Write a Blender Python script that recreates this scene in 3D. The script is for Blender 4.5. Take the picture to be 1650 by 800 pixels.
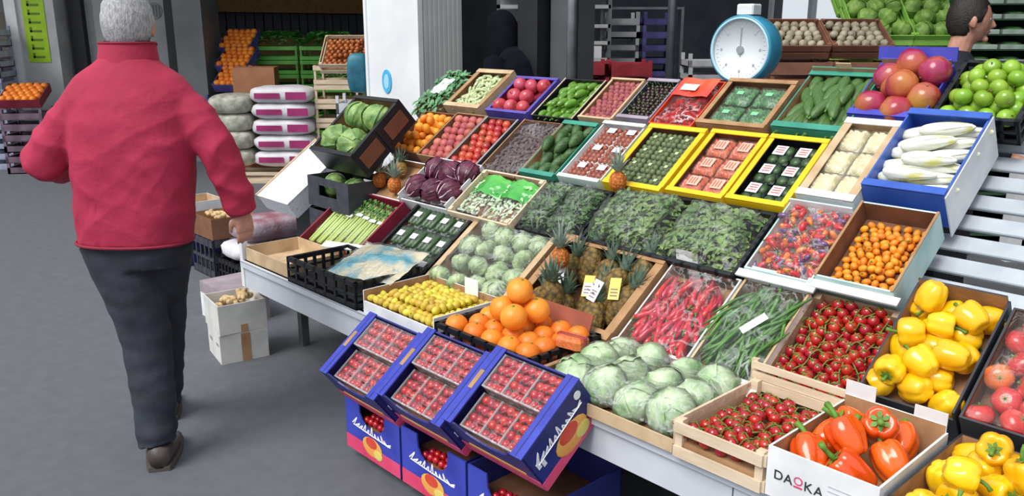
import bpy, math, random
from math import pi, sin, cos, radians
from mathutils import Vector as V, Matrix as Mx, noise as nz, Euler

for o in list(bpy.data.objects): bpy.data.objects.remove(o)
sc = bpy.context.scene
COL = sc.collection
rnd = random.Random(7)

# ------------------------------------------------------------------ camera, sky, sun, exposure
cd = bpy.data.cameras.new('camera'); cam = bpy.data.objects.new('camera', cd); COL.objects.link(cam)
cd.sensor_width = 36; cd.lens = 36*1350/1650; cd.clip_start = .05; cd.clip_end = 300
PITCH = math.atan(355/1350)
cam.location = (0, 0, 1.6); cam.rotation_euler = (pi/2-PITCH, 0, 0)
sc.camera = cam
w = bpy.data.worlds.new('overcast_sky'); sc.world = w; w.use_nodes = True
wn = w.node_tree.nodes; wl = w.node_tree.links
bg = wn['Background']; bg.inputs['Strength'].default_value = .88
tcd = wn.new('ShaderNodeTexCoord'); sep = wn.new('ShaderNodeSeparateXYZ'); rp = wn.new('ShaderNodeValToRGB')
wl.new(tcd.outputs['Generated'], sep.inputs[0]); wl.new(sep.outputs['Z'], rp.inputs[0]); wl.new(rp.outputs[0], bg.inputs['Color'])
rp.color_ramp.elements[0].position = 0; rp.color_ramp.elements[0].color = (.72, .78, .84, 1)
rp.color_ramp.elements[1].position = .7; rp.color_ramp.elements[1].color = (.94, .98, 1.04, 1)
sd = bpy.data.lights.new('soft_sun', 'SUN'); sun = bpy.data.objects.new('soft_sun', sd); COL.objects.link(sun)
sd.energy = 2.9; sd.angle = radians(35); sd.color = (1, .97, .93)
sun.rotation_euler = V((.55, .5, -.9)).to_track_quat('-Z', 'Y').to_euler()
vs = sc.view_settings; vs.view_transform = 'Standard'; vs.look = 'None'; vs.gamma = 1; vs.use_curve_mapping = False
vs.exposure = .15
sc.cycles.transparent_max_bounces = 24
sc.cycles.max_bounces = 8

# ------------------------------------------------------------------ frames of the place
P0 = V((-1.335, 3.93, 0)); LV = V((.68, -.7332, 0)).normalized(); DV = V((-LV.y, LV.x, 0))
S = Mx(((LV.x, DV.x, 0, P0.x), (LV.y, DV.y, 0, P0.y), (0, 0, 1, 0), (0, 0, 0, 1)))     # along the stall, into the depth, up
def T(x, y, z): return Mx.Translation((x, y, z))
def R(ax, deg): return Mx.Rotation(radians(deg), 4, ax)
ALPHA = 35
INC = S @ T(0, .35, .57) @ R('X', ALPHA)                   # along, up the slope, off the slope

# ------------------------------------------------------------------ materials
def lin(h):
    h = h.lstrip('#'); r = [int(h[i:i+2], 16)/255 for i in (0, 2, 4)]
    return tuple(((c/12.92) if c <= .04045 else ((c+.055)/1.055)**2.4) for c in r) + (1,)
MATS = {}
def mat(name, c1, c2=None, sc_=9, rough=.5, bump=0, bsc=60, rv=0, rh=0, metal=0, coat=0, sss=0, spec=.5, lo=.35, hi=.65, stretch=None, kind='noise', emit=0):
    if name in MATS: return MATS[name]
    m = bpy.data.materials.new(name); m.use_nodes = True; MATS[name] = m
    n = m.node_tree.nodes; l = m.node_tree.links; b = n['Principled BSDF']
    b.inputs['Roughness'].default_value = rough; b.inputs['Metallic'].default_value = metal
    b.inputs['Specular IOR Level'].default_value = spec
    b.inputs['Coat Weight'].default_value = coat; b.inputs['Coat Roughness'].default_value = .08
    if sss:
        b.inputs['Subsurface Weight'].default_value = sss; b.inputs['Subsurface Radius'].default_value = (.01, .006, .004)
    tc = n.new('ShaderNodeTexCoord'); mp = n.new('ShaderNodeMapping'); l.new(tc.outputs['Object'], mp.inputs[0])
    if stretch: mp.inputs['Scale'].default_value = stretch
    out = None
    if c2:
        if kind == 'voronoi':
            t = n.new('ShaderNodeTexVoronoi'); t.inputs['Scale'].default_value = sc_; src = t.outputs['Distance']
        elif kind == 'wave':
            t = n.new('ShaderNodeTexWave'); t.inputs['Scale'].default_value = sc_; t.inputs['Distortion'].default_value = 4; src = t.outputs['Fac']
        elif kind == 'gradient':
            t = n.new('ShaderNodeSeparateXYZ'); src = t.outputs['Y']
        else:
            t = n.new('ShaderNodeTexNoise'); t.inputs['Scale'].default_value = sc_; t.inputs['Detail'].default_value = 5; src = t.outputs['Fac']
        l.new(mp.outputs[0], t.inputs[0])
        r = n.new('ShaderNodeValToRGB'); l.new(src, r.inputs[0])
        r.color_ramp.elements[0].position = lo; r.color_ramp.elements[1].position = hi
        r.color_ramp.elements[0].color = lin(c1); r.color_ramp.elements[1].color = lin(c2); out = r.outputs[0]
    else:
        rgb = n.new('ShaderNodeRGB'); rgb.outputs[0].default_value = lin(c1); out = rgb.outputs[0]
    if rv or rh:
        oi = n.new('ShaderNodeObjectInfo'); hs = n.new('ShaderNodeHueSaturation'); l.new(out, hs.inputs['Color'])
        for amt, key, base in ((rv, 'Value', 1), (rh, 'Hue', .5)):
            if not amt: continue
            ma = n.new('ShaderNodeMath'); ma.operation = 'MULTIPLY_ADD'
            l.new(oi.outputs['Random'], ma.inputs[0]); ma.inputs[1].default_value = amt; ma.inputs[2].default_value = base-amt/2
            l.new(ma.outputs[0], hs.inputs[key])
        out = hs.outputs[0]
    l.new(out, b.inputs['Base Color'])
    if emit:
        l.new(out, b.inputs['Emission Color']); b.inputs['Emission Strength'].default_value = emit
    if bump:
        t = n.new('ShaderNodeTexNoise'); t.inputs['Scale'].default_value = bsc; t.inputs['Detail'].default_value = 4
        l.new(mp.outputs[0], t.inputs[0]); bp = n.new('ShaderNodeBump'); bp.inputs['Strength'].default_value = bump
        bp.inputs['Distance'].default_value = .01; l.new(t.outputs['Fac'], bp.inputs['Height']); l.new(bp.outputs[0], b.inputs['Normal'])
    return m
def film_mat(name, tint='ffffff', haze=.03, gloss=.35, sc_=16, bump=.5, crease=.5):
    """clear wrapping: see-through, a little gloss, crease highlights painted as white lines"""
    if name in MATS: return MATS[name]
    m = bpy.data.materials.new(name); m.use_nodes = True; MATS[name] = m
    n = m.node_tree.nodes; l = m.node_tree.links
    for x in list(n):
        if x.type == 'BSDF_PRINCIPLED': n.remove(x)
    outn = [x for x in n if x.type == 'OUTPUT_MATERIAL'][0]
    def math_(op, a, b=None, c=None, clamp=False):
        q = n.new('ShaderNodeMath'); q.operation = op; q.use_clamp = clamp
        for k, v_ in enumerate((a, b, c)):
            if v_ is None: continue
            if isinstance(v_, (int, float)): q.inputs[k].default_value = v_
            else: l.new(v_, q.inputs[k])
        return q.outputs[0]
    tr = n.new('ShaderNodeBsdfTransparent'); tr.inputs[0].default_value = lin(tint)
    gl = n.new('ShaderNodeBsdfGlossy'); gl.inputs['Roughness'].default_value = .1
    df = n.new('ShaderNodeBsdfDiffuse'); df.inputs[0].default_value = (.85, .88, .9, 1)
    tc = n.new('ShaderNodeTexCoord'); t = n.new('ShaderNodeTexNoise'); t.inputs['Scale'].default_value = sc_; t.inputs['Detail'].default_value = 3; t.inputs['Distortion'].default_value = 1.5
    l.new(tc.outputs['Object'], t.inputs[0]); bp = n.new('ShaderNodeBump'); bp.inputs['Strength'].default_value = bump; bp.inputs['Distance'].default_value = .02
    l.new(t.outputs['Fac'], bp.inputs['Height']); l.new(bp.outputs[0], gl.inputs['Normal'])
    ridge = math_('SUBTRACT', 1, math_('MULTIPLY', math_('ABSOLUTE', math_('SUBTRACT', t.outputs['Fac'], .5)), 16), clamp=True)
    t2 = n.new('ShaderNodeTexNoise'); t2.inputs['Scale'].default_value = sc_*.35; l.new(tc.outputs['Object'], t2.inputs[0])
    gate = math_('MULTIPLY', math_('SUBTRACT', t2.outputs['Fac'], .42), 5, clamp=True)
    crease_glint = math_('MULTIPLY', math_('MULTIPLY', ridge, gate), crease)  # diffuse white lines that stand for highlights on the folds
    fr = n.new('ShaderNodeFresnel'); fr.inputs[0].default_value = 1.3; l.new(bp.outputs[0], fr.inputs['Normal'])
    m1 = n.new('ShaderNodeMixShader'); l.new(math_('ADD', crease_glint, haze, clamp=True), m1.inputs[0]); l.new(tr.outputs[0], m1.inputs[1]); l.new(df.outputs[0], m1.inputs[2])
    m2 = n.new('ShaderNodeMixShader'); l.new(math_('MULTIPLY', fr.outputs[0], gloss, clamp=True), m2.inputs[0]); l.new(m1.outputs[0], m2.inputs[1]); l.new(gl.outputs[0], m2.inputs[2])
    l.new(m2.outputs[0], outn.inputs[0])
    return m

# ------------------------------------------------------------------ mesh builder
class MB:
    def __init__(s): s.v = []; s.f = []; s.mi = []
    def add(s, vs_, fs, mi=0, M=None):
        k = len(s.v)
        s.v += [tuple(M @ V(p)) if M else tuple(p) for p in vs_]
        for i, f in enumerate(fs):
            s.f.append(tuple(a+k for a in f)); s.mi.append(mi[i] if isinstance(mi, (list, tuple)) else mi)
        return s
    def box(s, x0, x1, y0, y1, z0, z1, mi=0, M=None):
        p = [(x0,y0,z0),(x1,y0,z0),(x1,y1,z0),(x0,y1,z0),(x0,y0,z1),(x1,y0,z1),(x1,y1,z1),(x0,y1,z1)]
        return s.add(p, [(0,4,7,3),(1,2,6,5),(0,1,5,4),(3,7,6,2),(0,3,2,1),(4,5,6,7)], mi, M)
    def rbox(s, x0, x1, y0, y1, z0, z1, b=.01, mi=0, M=None):
        # box with chamfered upright and top edges
        def ring(z, e): return [(x0+b+e,y0+e,z),(x1-b-e,y0+e,z),(x1-e,y0+b+e,z),(x1-e,y1-b-e,z),(x1-b-e,y1-e,z),(x0+b+e,y1-e,z),(x0+e,y1-b-e,z),(x0+e,y0+b+e,z)]
        p = ring(z0, 0)+ring(z1-b, 0)+ring(z1, b*.7)
        f = [tuple(range(7,-1,-1)), tuple(range(16,24))]
        for k in (0, 8):
            for i in range(8): f.append((k+i, k+(i+1)%8, k+8+(i+1)%8, k+8+i))
        return s.add(p, f, mi, M)
    def tube(s, pts, rad, seg=8, caps=True, flat=1.0, up=None, mi=0, M=None):
        pts = [V(p) for p in pts]; n = len(pts)
        if not isinstance(rad, (list, tuple)): rad = [rad]*n
        v = []; f = []; prev = None
        for i, p in enumerate(pts):
            d = (pts[min(i+1, n-1)]-pts[max(i-1, 0)]).normalized()
            if prev is None:
                a = V(up) if up else (V((0,0,1)) if abs(d.z) < .9 else V((1,0,0)))
                x = d.cross(a).normalized()
            else: x = (prev-d*prev.dot(d)).normalized()
            prev = x; y = d.cross(x)
            for k in range(seg):
                t = 2*pi*k/seg; v.append(p+x*(cos(t)*rad[i])+y*(sin(t)*rad[i]*flat))
        for i in range(n-1):
            for k in range(seg): f.append((i*seg+k, i*seg+(k+1)%seg, (i+1)*seg+(k+1)%seg, (i+1)*seg+k))
        if caps: f += [tuple(range(seg-1,-1,-1)), tuple(range((n-1)*seg, n*seg))]
        return s.add(v, f, mi, M)
    def rings(s, rs, seg=20, power=2.3, mi=0, M=None):
        # rs: (centre, half width x, half depth y) horizontal super-ellipse rings, lofted and capped
        v = []; f = []
        for c, a, b in rs:
            for k in range(seg):
                t = 2*pi*k/seg; ct, st = cos(t), sin(t)
                v.append((c[0]+a*math.copysign(abs(ct)**(2/power), ct), c[1]+b*math.copysign(abs(st)**(2/power), st), c[2]))
        n = len(rs)
        for i in range(n-1):
            for k in range(seg): f.append((i*seg+k, i*seg+(k+1)%seg, (i+1)*seg+(k+1)%seg, (i+1)*seg+k))
        f += [tuple(range(seg-1,-1,-1)), tuple(range((n-1)*seg, n*seg))]
        return s.add(v, f, mi, M)
    def blob(s, fn, nu=16, nv=10, mi=0, M=None):
        v = [fn(0, 0)]; f = []
        for j in range(1, nv):
            for i in range(nu): v.append(fn(2*pi*i/nu, pi*j/nv))
        v.append(fn(0, pi)); e = len(v)-1
        for i in range(nu): f.append((0, 1+i, 1+(i+1) % nu))
        for j in range(nv-2):
            for i in range(nu):
                a = 1+j*nu+i; b = 1+j*nu+(i+1) % nu; f.append((a, a+nu, b+nu, b))
        k = 1+(nv-2)*nu
        for i in range(nu): f.append((e, k+(i+1) % nu, k+i))
        return s.add(v, f, mi, M)
    def ball(s, rx, ry=None, rz=None, nu=14, nv=9, M=None, mi=0):
        ry = ry or rx; rz = rz or rx
        return s.blob(lambda t, p: (rx*sin(p)*cos(t), ry*sin(p)*sin(t), rz*cos(p)), nu, nv, mi, M)
    def grid(s, fn, nu, nv, mi=0, M=None, closed=False):
        v = [fn(i/nu, j/nv) for j in range(nv+1) for i in range(nu+1)]
        f = [(j*(nu+1)+i, j*(nu+1)+i+1, (j+1)*(nu+1)+i+1, (j+1)*(nu+1)+i) for j in range(nv) for i in range(nu)]
        return s.add(v, f, mi, M)
    def prism(s, poly, t, mi=0, M=None):
        # polygon in x,z pushed along +y by t
        n = len(poly); v = [(x, 0, z) for x, z in poly]+[(x, t, z) for x, z in poly]
        f = [tuple(range(n)), tuple(range(2*n-1, n-1, -1))]+[(i, n+i, n+(i+1) % n, (i+1) % n) for i in range(n)]
        return s.add(v, f, mi, M)
    def mesh(s, name, mats, smooth=True):
        me = bpy.data.meshes.new(name); me.from_pydata(s.v, [], s.f)
        mats = mats if isinstance(mats, (list, tuple)) else [mats]
        for m in mats: me.materials.append(m)
        if len(mats) > 1: me.polygons.foreach_set('material_index', s.mi)
        if smooth: me.polygons.foreach_set('use_smooth', [True]*len(me.polygons))
        me.update(); return me
def obj(name, me, parent=None, M=None, **kw):
    o = bpy.data.objects.new(name, me); COL.objects.link(o)
    if parent: o.parent = parent
    if M is not None: o.matrix_local = M
    for k, v_ in kw.items(): o[k] = v_
    return o
def thing(name, label, cat, M, group=None, me=None):
    o = bpy.data.objects.new(name, me); COL.objects.link(o); o.matrix_world = M
    o['label'] = label; o['category'] = cat
    if group: o['group'] = group
    return o
def struct(name, mb, m, M=None, smooth=False):
    o = obj(name, mb.mesh(name, m, smooth), None, M); o['kind'] = 'structure'; return o
def part(name, mb, m, parent, smooth=False, M=None, **kw): return obj(name, mb.mesh(name, m, smooth), parent, M, **kw)
def put(proto, name, label, cat, M, group=None):
    """proto: list of (part name, mesh, matrix or None); the first mesh is the thing itself"""
    r = thing(name, label, cat, M, group, proto[0][1])
    for nm, me, m in proto[1:]:
        c = obj(nm, me, r, m)
        if nm in ('corner_posts', 'leaves', 'crown', 'print_lines', 'greens'): c['kind'] = 'stuff'
    return r
def rot(): return Euler((rnd.uniform(0, 6.28), rnd.uniform(0, 6.28), rnd.uniform(0, 6.28))).to_matrix().to_4x4()
def tilt(a=.3): return Euler((rnd.uniform(-a, a), rnd.uniform(-a, a), rnd.uniform(0, 6.28))).to_matrix().to_4x4()

# common materials
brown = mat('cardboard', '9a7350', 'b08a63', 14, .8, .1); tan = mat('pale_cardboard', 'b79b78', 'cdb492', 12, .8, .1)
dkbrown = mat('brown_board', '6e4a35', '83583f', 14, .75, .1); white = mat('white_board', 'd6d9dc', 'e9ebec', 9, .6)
offwhite = mat('greyish_white_board', 'c2c2bf', 'd7d6d1', 9, .7); blue = mat('blue_board', '303a9e', '3d49b4', 10, .45)
navy = mat('navy_board', '1f2566', '2a3180', 8, .45); mid = mat('endive_blue', '2c4fa8', '3a62bd', 8, .4)
purple = mat('purple_board', '4b3f96', '5d50ab', 8, .5); yellow = mat('yellow_board', 'e6b80c', 'f2c91e', 8, .5)
teal = mat('teal_board', '2f7f6b', '3c9580', 8, .55); maroon = mat('maroon_board', '7d1c33', '952640', 8, .5)
black = mat('black_plastic', '121318', '1d1f26', 20, .4); dgrey = mat('dark_grey_plastic', '33363e', '40434c', 20, .45)
wood = mat('pale_wood', 'cdb79b', 'e0cdb3', 6, .75, .15, 80, stretch=(1, 8, 8)); redwood = mat('reddish_board', '8a4a38', 'a35a44', 9, .7)
pink = mat('pink_print', 'd23a63', 'e0507a', 8, .5); peach = mat('peach_print', 'e8b45c', 'e89a4c', 6, .5); redprint = mat('red_print', 'c9362e', 'dd5a3a', 6, .5)
inkwhite = mat('white_print', 'eeeef4', None, rough=.5); paper = mat('white_paper', 'e4e6ea', 'f2f3f5', 9, .7); ink = mat('dark_ink', '2b2b33', None, rough=.6)
film = film_mat('clear_film', haze=.01, gloss=.22, crease=.15); film2 = film_mat('crinkled_film', haze=.035, gloss=.7, sc_=13, bump=1.0, crease=.28); tray_clear = film_mat('clear_plastic', haze=.06, gloss=.4, crease=.2)
pinkfilm = film_mat('tight_film', haze=.03, gloss=.7, sc_=11, bump=1.0, crease=.34)
stemgreen = mat('green_stem', '4d7a2a', '6b9638', 30, .6); drystem = mat('dry_stem', '6e5a38', '85704a', 30, .8)

# ------------------------------------------------------------------ crates
def panel(parent, name, axis, side, w, l, h, t, outer, inner, hole=None, notch=None):
    """one wall of a crate: axis 'x' (left/right) or 'y' (front/back), side -1/+1"""
    mb = MB()
    a = (l if axis == 'x' else w-2*t)/2
    def seg(u0, u1, z0, z1):
        if axis == 'y':
            y = side*l/2; y0, y1 = (y, y+t) if side < 0 else (y-t, y)
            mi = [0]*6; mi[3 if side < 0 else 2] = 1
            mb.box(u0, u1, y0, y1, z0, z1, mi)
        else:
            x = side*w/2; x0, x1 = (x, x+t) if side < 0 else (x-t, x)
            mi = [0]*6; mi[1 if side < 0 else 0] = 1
            mb.box(x0, x1, u0, u1, z0, z1, mi)
    if hole:
        hw, z0, z1 = hole; hw = hw*a
        seg(-a, -hw, 0, h); seg(hw, a, 0, h); seg(-hw, hw, 0, z0*h); seg(-hw, hw, z1*h, h)
    else: seg(-a, a, 0, h)
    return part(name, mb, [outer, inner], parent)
def carton(name, label, M, w, l, h, outer, inner=None, cat='box', group=None, t=.006, hole_x=None, hole_y=None, rim_x=None, rim_y=None, rimw=.022, front=None, back=None, floor=None):
    inner = inner or outer
    c = thing(name, label, cat, M, group)
    part('base_panel', MB().box(-w/2+t, w/2-t, -l/2+t, l/2-t, 0, .006), inner, c)
    panel(c, 'front_panel', 'y', -1, w, l, h*(front or 1), t, outer, inner, hole_y)
    panel(c, 'back_panel', 'y', 1, w, l, h*(back or 1), t, outer, inner, hole_y)
    for s_ in (-1, 1): panel(c, 'side_panel', 'x', s_, w, l, h, t, outer, inner, hole_x)
    if rim_x:
        for s_ in (-1, 1):
            x0, x1 = sorted((s_*w/2, s_*(w/2-rimw)))
            part('rim', MB().box(x0, x1, -l/2, l/2, h, h+.004), rim_x, c)
    if rim_y:
        for s_ in (-1, 1):
            y0, y1 = sorted((s_*l/2, s_*(l/2-rimw)))
            part('rim', MB().box(-w/2, w/2, y0, y1, h+.004, h+.008), rim_y, c)
    if floor: part('paper_liner', MB().box(-w/2+t+.001, w/2-t-.001, -l/2+t+.001, l/2-t-.001, .007, floor), inner, c)
    return c
def wood_crate(name, label, M, w, l, h, m, cat='crate', group=None, n=2, t=.008, gap=.3, inner=None, floor=None):
    c = thing(name, label, cat, M, group)
    part('base_panel', MB().box(-w/2+t, w/2-t, -l/2+t, l/2-t, 0, .008), inner or m, c)
    sh = h*(1-gap)/n; st = (h-sh)/max(n-1, 1)
    mx = MB().box(-w/2, w/2, -t/2, t/2, 0, sh).mesh('slat', m, False); my = MB().box(-t/2, t/2, -l/2, l/2, 0, sh).mesh('slat', m, False)
    for i in range(n):
        for s_ in (-1, 1):
            obj('slat', mx, c, T(0, s_*(l/2+t/2), i*st)); obj('slat', my, c, T(s_*(w/2+t/2), 0, i*st))
    pm = MB().box(-.011, .011, -.011, .011, 0, h+.006).mesh('corner_post', m, False)
    for sx in (-1, 1):
        for sy in (-1, 1): obj('corner_post', pm, c, T(sx*(w/2-.011), sy*(l/2-.011), 0))
    if floor: part('paper_liner', MB().box(-w/2+t+.001, w/2-t-.001, -l/2+t+.001, l/2-t-.001, .009, floor), inner or m, c)
    return c
def plastic_crate(name, label, M, w, l, h, m=black, cat='crate', group=None, floor=None, bars=7, liner=None):
    c = thing(name, label, cat, M, group)
    part('base_panel', MB().box(-w/2, w/2, -l/2, l/2, 0, .008), m, c)
    for ax, ln, off in (('y', w, l/2), ('x', l, w/2)):
        for s_ in (-1, 1):
            mb = MB()
            def bx(u0, u1, z0, z1, d=.005):
                y0, y1 = sorted((s_*off, s_*(off-d)))
                if ax == 'y': mb.box(u0, u1, y0, y1, z0, z1)
                else: mb.box(y0, y1, u0, u1, z0, z1)
            bx(-ln/2, ln/2, h*.82, h, .016); bx(-ln/2, ln/2, 0, h*.2, .008); bx(-ln/2, ln/2, h*.46, h*.54, .008)
            for k in range(bars+1):
                u = -ln/2+ln*k/bars; bx(max(u-.007, -ln/2), min(u+.007, ln/2), 0, h, .01)
            part('lattice_panel', mb, m, c)
    if floor: part('paper_liner', MB().box(-w/2+.02, w/2-.02, -l/2+.02, l/2-.02, .009, floor), liner or m, c)
    return c
def film_sheet(parent, w, l, z, amp=.012, m=film, edge=None, name='film', n=22, seed=0, dome=0.0):
    edge = z if edge is None else edge
    def fn(u, v):
        x = (u-.5)*w; y = (v-.5)*l
        e = min(u, 1-u, v, 1-v); k = min(1, e/.12); k = k*k*(3-2*k)
        h = nz.noise(V((x*22+seed, y*22, seed*.7)))*amp+abs(nz.noise(V((x*45, y*45+seed, 3))))*amp*.8+dome*math.sin(pi*u)*math.sin(pi*v)
        return (x, y, edge*(1-k)+(z+h)*k)
    return part(name, MB().grid(fn, n, n), m, parent, True)

def slots(w, l, dm, jit=.12, sq=.9):
    """hexagonal places for round things of diameter dm in a w x l tray"""
    out = []; ny = max(1, int((l-dm)/(dm*sq*.92))+1); row = (l-dm)/max(ny-1, 1)
    for j in range(ny):
        off = dm*.5 if j % 2 else 0
        nx = max(1, int((w-dm-off)/(dm*.97))+1); col = (w-dm-(off if nx*dm+off > w-dm*.3 else off))/max(nx-1, 1) if nx > 1 else 0
        for i in range(nx):
            out.append((-w/2+dm/2+off+min(col, dm*1.1)*i+rnd.uniform(-1, 1)*jit*dm*.5, -l/2+dm/2+row*j+rnd.uniform(-1, 1)*jit*dm*.5, rnd.uniform(-.5, .5)*jit*dm))
    return out
NTH = ['first', 'second', 'third', 'fourth', 'fifth', 'sixth', 'seventh', 'eighth', 'ninth', 'tenth', 'eleventh', 'twelfth']
def ranks(pts, dm, front='front'):
    """which row from the front, which place from the left, for points (x, y, z)"""
    order = sorted(range(len(pts)), key=lambda k: pts[k][1]); rows = []; 
    for k in order:
        if rows and pts[k][1]-pts[rows[-1][0]][1] < dm*.45: rows[-1].append(k)
        else: rows.append([k])
    out = [None]*len(pts)
    for j, r in enumerate(rows):
        for i, k in enumerate(sorted(r, key=lambda k: pts[k][0])):
            out[k] = '%s row, %s from left' % (NTH[j] if j < 12 else None, NTH[i] if i < 12 else None)
    return out
def single(label, extra):
    s = label+', '+extra
    return s if len(s.replace(',', ' ').split()) <= 16 and 'None' not in s else label
def fill(M, w, l, dm, z, protos, name, label, cat, group, r=rot, heap=0, dz=.0, jit=.12, sq=.9, cap=999):
    base = slots(w, l, dm, jit, sq); top = slots(w*heap, l*heap, dm, jit, sq) if heap else []
    pl = [(x, y, z+dm*.5+d) for x, y, d in base]+[(x+dm*.25, y+dm*.1, z+dm*(.5+.78)+d) for x, y, d in top]
    rk = (ranks(base, dm)+['upper layer '+q for q in ranks(top, dm)]) if len(pl) <= 70 else None
    out = []
    for k, (x, y, zz) in enumerate(pl[:cap]):
        out.append(put(rnd.choice(protos), name, single(label, rk[k]) if rk else label, cat, M @ T(x, y, zz) @ r(), group))
    return out

# ------------------------------------------------------------------ produce
def dimple(R_, k=.18, fl=.95, nu=16, nv=11, lobes=0, la=0.0, pt=0.0, wob=.0, seed=0):
    def fn(t, p):
        r = R_*(1+la*cos(lobes*t)*sin(p)**.5)
        if wob: r *= 1+wob*nz.noise(V((sin(p)*cos(t)*2+seed, sin(p)*sin(t)*2, cos(p)*2)))
        z = cos(p)*fl
        z -= k*math.exp(-(sin(p)/.32)**2)*(1 if cos(p) > 0 else 0)
        z -= pt*math.exp(-(sin(p)/.4)**2)*(1 if cos(p) < 0 else 0)
        return (r*sin(p)*cos(t), r*sin(p)*sin(t), R_*z)
    return MB().blob(fn, nu, nv)
def stub(r, h, m, z, name='stem'):
    return (name, MB().tube([(0,0,0),(0,0,h*.5),(h*.15,0,h)], [r*1.3, r, r*1.15], 6).mesh(name, m), T(0, 0, z))
def calyx(r, m, z, n=5, name='calyx'):
    mb = MB()
    for k in range(n):
        a = 2*pi*k/n
        mb.add([(0,0,.0), (r*.5*cos(a-.35), r*.5*sin(a-.35), .001), (r*cos(a), r*sin(a), -.0015), (r*.5*cos(a+.35), r*.5*sin(a+.35), .001)], [(0,1,2,3)])
    mb.tube([(0,0,-.001),(0,0,r*.35)], [r*.14, r*.1], 5)
    return (name, mb.mesh(name, m), T(0, 0, z))

m_orange = mat('orange_peel', 'e8791a', 'f0912e', 8, .42, .12, 160, rv=.16, rh=.015)
orange = [('orange', dimple(.041, .05).mesh('orange', m_orange), None), ('stem_end', MB().ball(.005, .005, .002, 6, 4).mesh('stem_end', stemgreen), T(0,0,.0375))]
grapefruit = [('orange', dimple(.047, .05).mesh('large_orange', mat('big_orange_peel', 'ee8a22', 'f5a03c', 8, .4, .12, 160, rv=.1)), None), ('stem_end', MB().ball(.006, .006, .002, 6, 4).mesh('stem_end', stemgreen), T(0,0,.043))]
m_lemon = mat('lemon_peel', 'bfa02a', 'd8c44c', 9, .45, .1, 150, rv=.3, rh=.04)
def lemon_fn(R_, e):
    return MB().blob(lambda t, p: (R_*sin(p)**.9*cos(t), R_*sin(p)**.9*sin(t), R_*e*cos(p)+R_*.18*math.copysign(1, cos(p))*math.exp(-(sin(p)/.25)**2)), 12, 10)
lemon = [('lemon', lemon_fn(.0155, 1.25).mesh('lemon', m_lemon), None), ('stem_end', MB().ball(.003, .003, .002, 6, 4).mesh('stem_end', drystem), T(0,0,.0215))]
m_mand = mat('mandarin_peel', 'ee8e1c', 'f6a637', 8, .45, .1, 150, rv=.15, rh=.02)
mandarin = [('mandarin', dimple(.027, .08, .8).mesh('mandarin', m_mand), None), ('stem_end', MB().ball(.004, .004, .002, 6, 4).mesh('stem_end', stemgreen), T(0,0,.0195))]
m_kum = mat('kumquat_peel', 'e2841a', 'f09a2c', 8, .4, .1, 200, rv=.2, rh=.02)
kumquat = [('kumquat', MB().ball(.0115, .0115, .0145, 10, 7).mesh('kumquat', m_kum), None), ('calyx', MB().ball(.004, .004, .002, 6, 4).mesh('calyx', stemgreen), T(0,0,.014))]
def pepper_mesh(R_, H, m, seed, n=4, deep=.16):
    def fn(t, p):
        tt = t+.25*sin(t+seed)
        groove = (1-abs(cos(n*tt/2+seed)))**2.2
        rr = R_*(1.04-deep*groove*(.55+.45*abs(cos(p))))*(sin(p)**.6)*(1.0+.14*cos(p))
        z = H*cos(p)
        if cos(p) > 0: z -= H*.34*math.exp(-(sin(p)/.40)**2)+H*.10*groove*sin(p)
        else: z += H*.20*math.exp(-(sin(p)/.35)**2)+H*.12*groove*sin(p)
        rr *= 1+.08*nz.noise(V((sin(p)*cos(t)*1.5+seed*3, sin(p)*sin(t)*1.5, cos(p)*1.5)))
        return (rr*cos(t), rr*sin(t), z)
    return MB().blob(fn, 32, 16).mesh('bell_pepper', m)
def pepper_stem(H, R_):
    mb = MB().tube([(0,0,0),(0,0,.012),(.005,0,.024),(.013,0,.033)], [.006, .0045, .0045, .006], 7)
    for k in range(6):
        a = pi*k/3; mb.add([(0,0,.003),(.012*cos(a-.4),.012*sin(a-.4),.004),(.019*cos(a),.019*sin(a),.003),(.012*cos(a+.4),.012*sin(a+.4),.004)], [(0,1,2,3)])
    return ('stem', mb.mesh('stem', stemgreen), T(0, 0, H*.70))
m_yp = mat('yellow_pepper_skin', 'f0b308', 'f7c81a', 5, .2, rv=.1, rh=.015, coat=.5)
m_op = mat('orange_pepper_skin', 'e2520f', 'ef6a17', 5, .2, rv=.12, rh=.015, coat=.5)
ypep = [[('bell_pepper', pepper_mesh(.038+.003*(k % 2), .042+.004*(k % 3), m_yp, k), None), pepper_stem(.042+.004*(k % 3), .04)] for k in range(4)]
opep = [[('bell_pepper', pepper_mesh(.042, .058+.006*(k % 2), m_op, k+.5, 4-k % 2, .26), None), (lambda q: ('stem', q[1], q[2] @ Mx.Scale(1.5, 4)))(pepper_stem(.058+.006*(k % 2), .04))] for k in range(3)]
m_ct = mat('cherry_tomato_skin', 'a01216', 'c0201c', 6, .2, rv=.35, rh=.015, coat=.4)
m_st = mat('small_tomato_skin', 'a01020', 'c4202c', 6, .25, rv=.35, rh=.015, coat=.4)
ctom_me = MB().ball(.0185, .0185, .0175, 12, 8).mesh('tomato', m_ct)
cal_ct = calyx(.012, stemgreen, .0142)[1]
smalltom = [('cherry_tomato', MB().ball(.0145, .0145, .0145, 12, 8).mesh('cherry_tomato', m_st), None)]
vine_m = mat('tomato_vine', '5d6b2c', '77803a', 30, .7)
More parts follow.
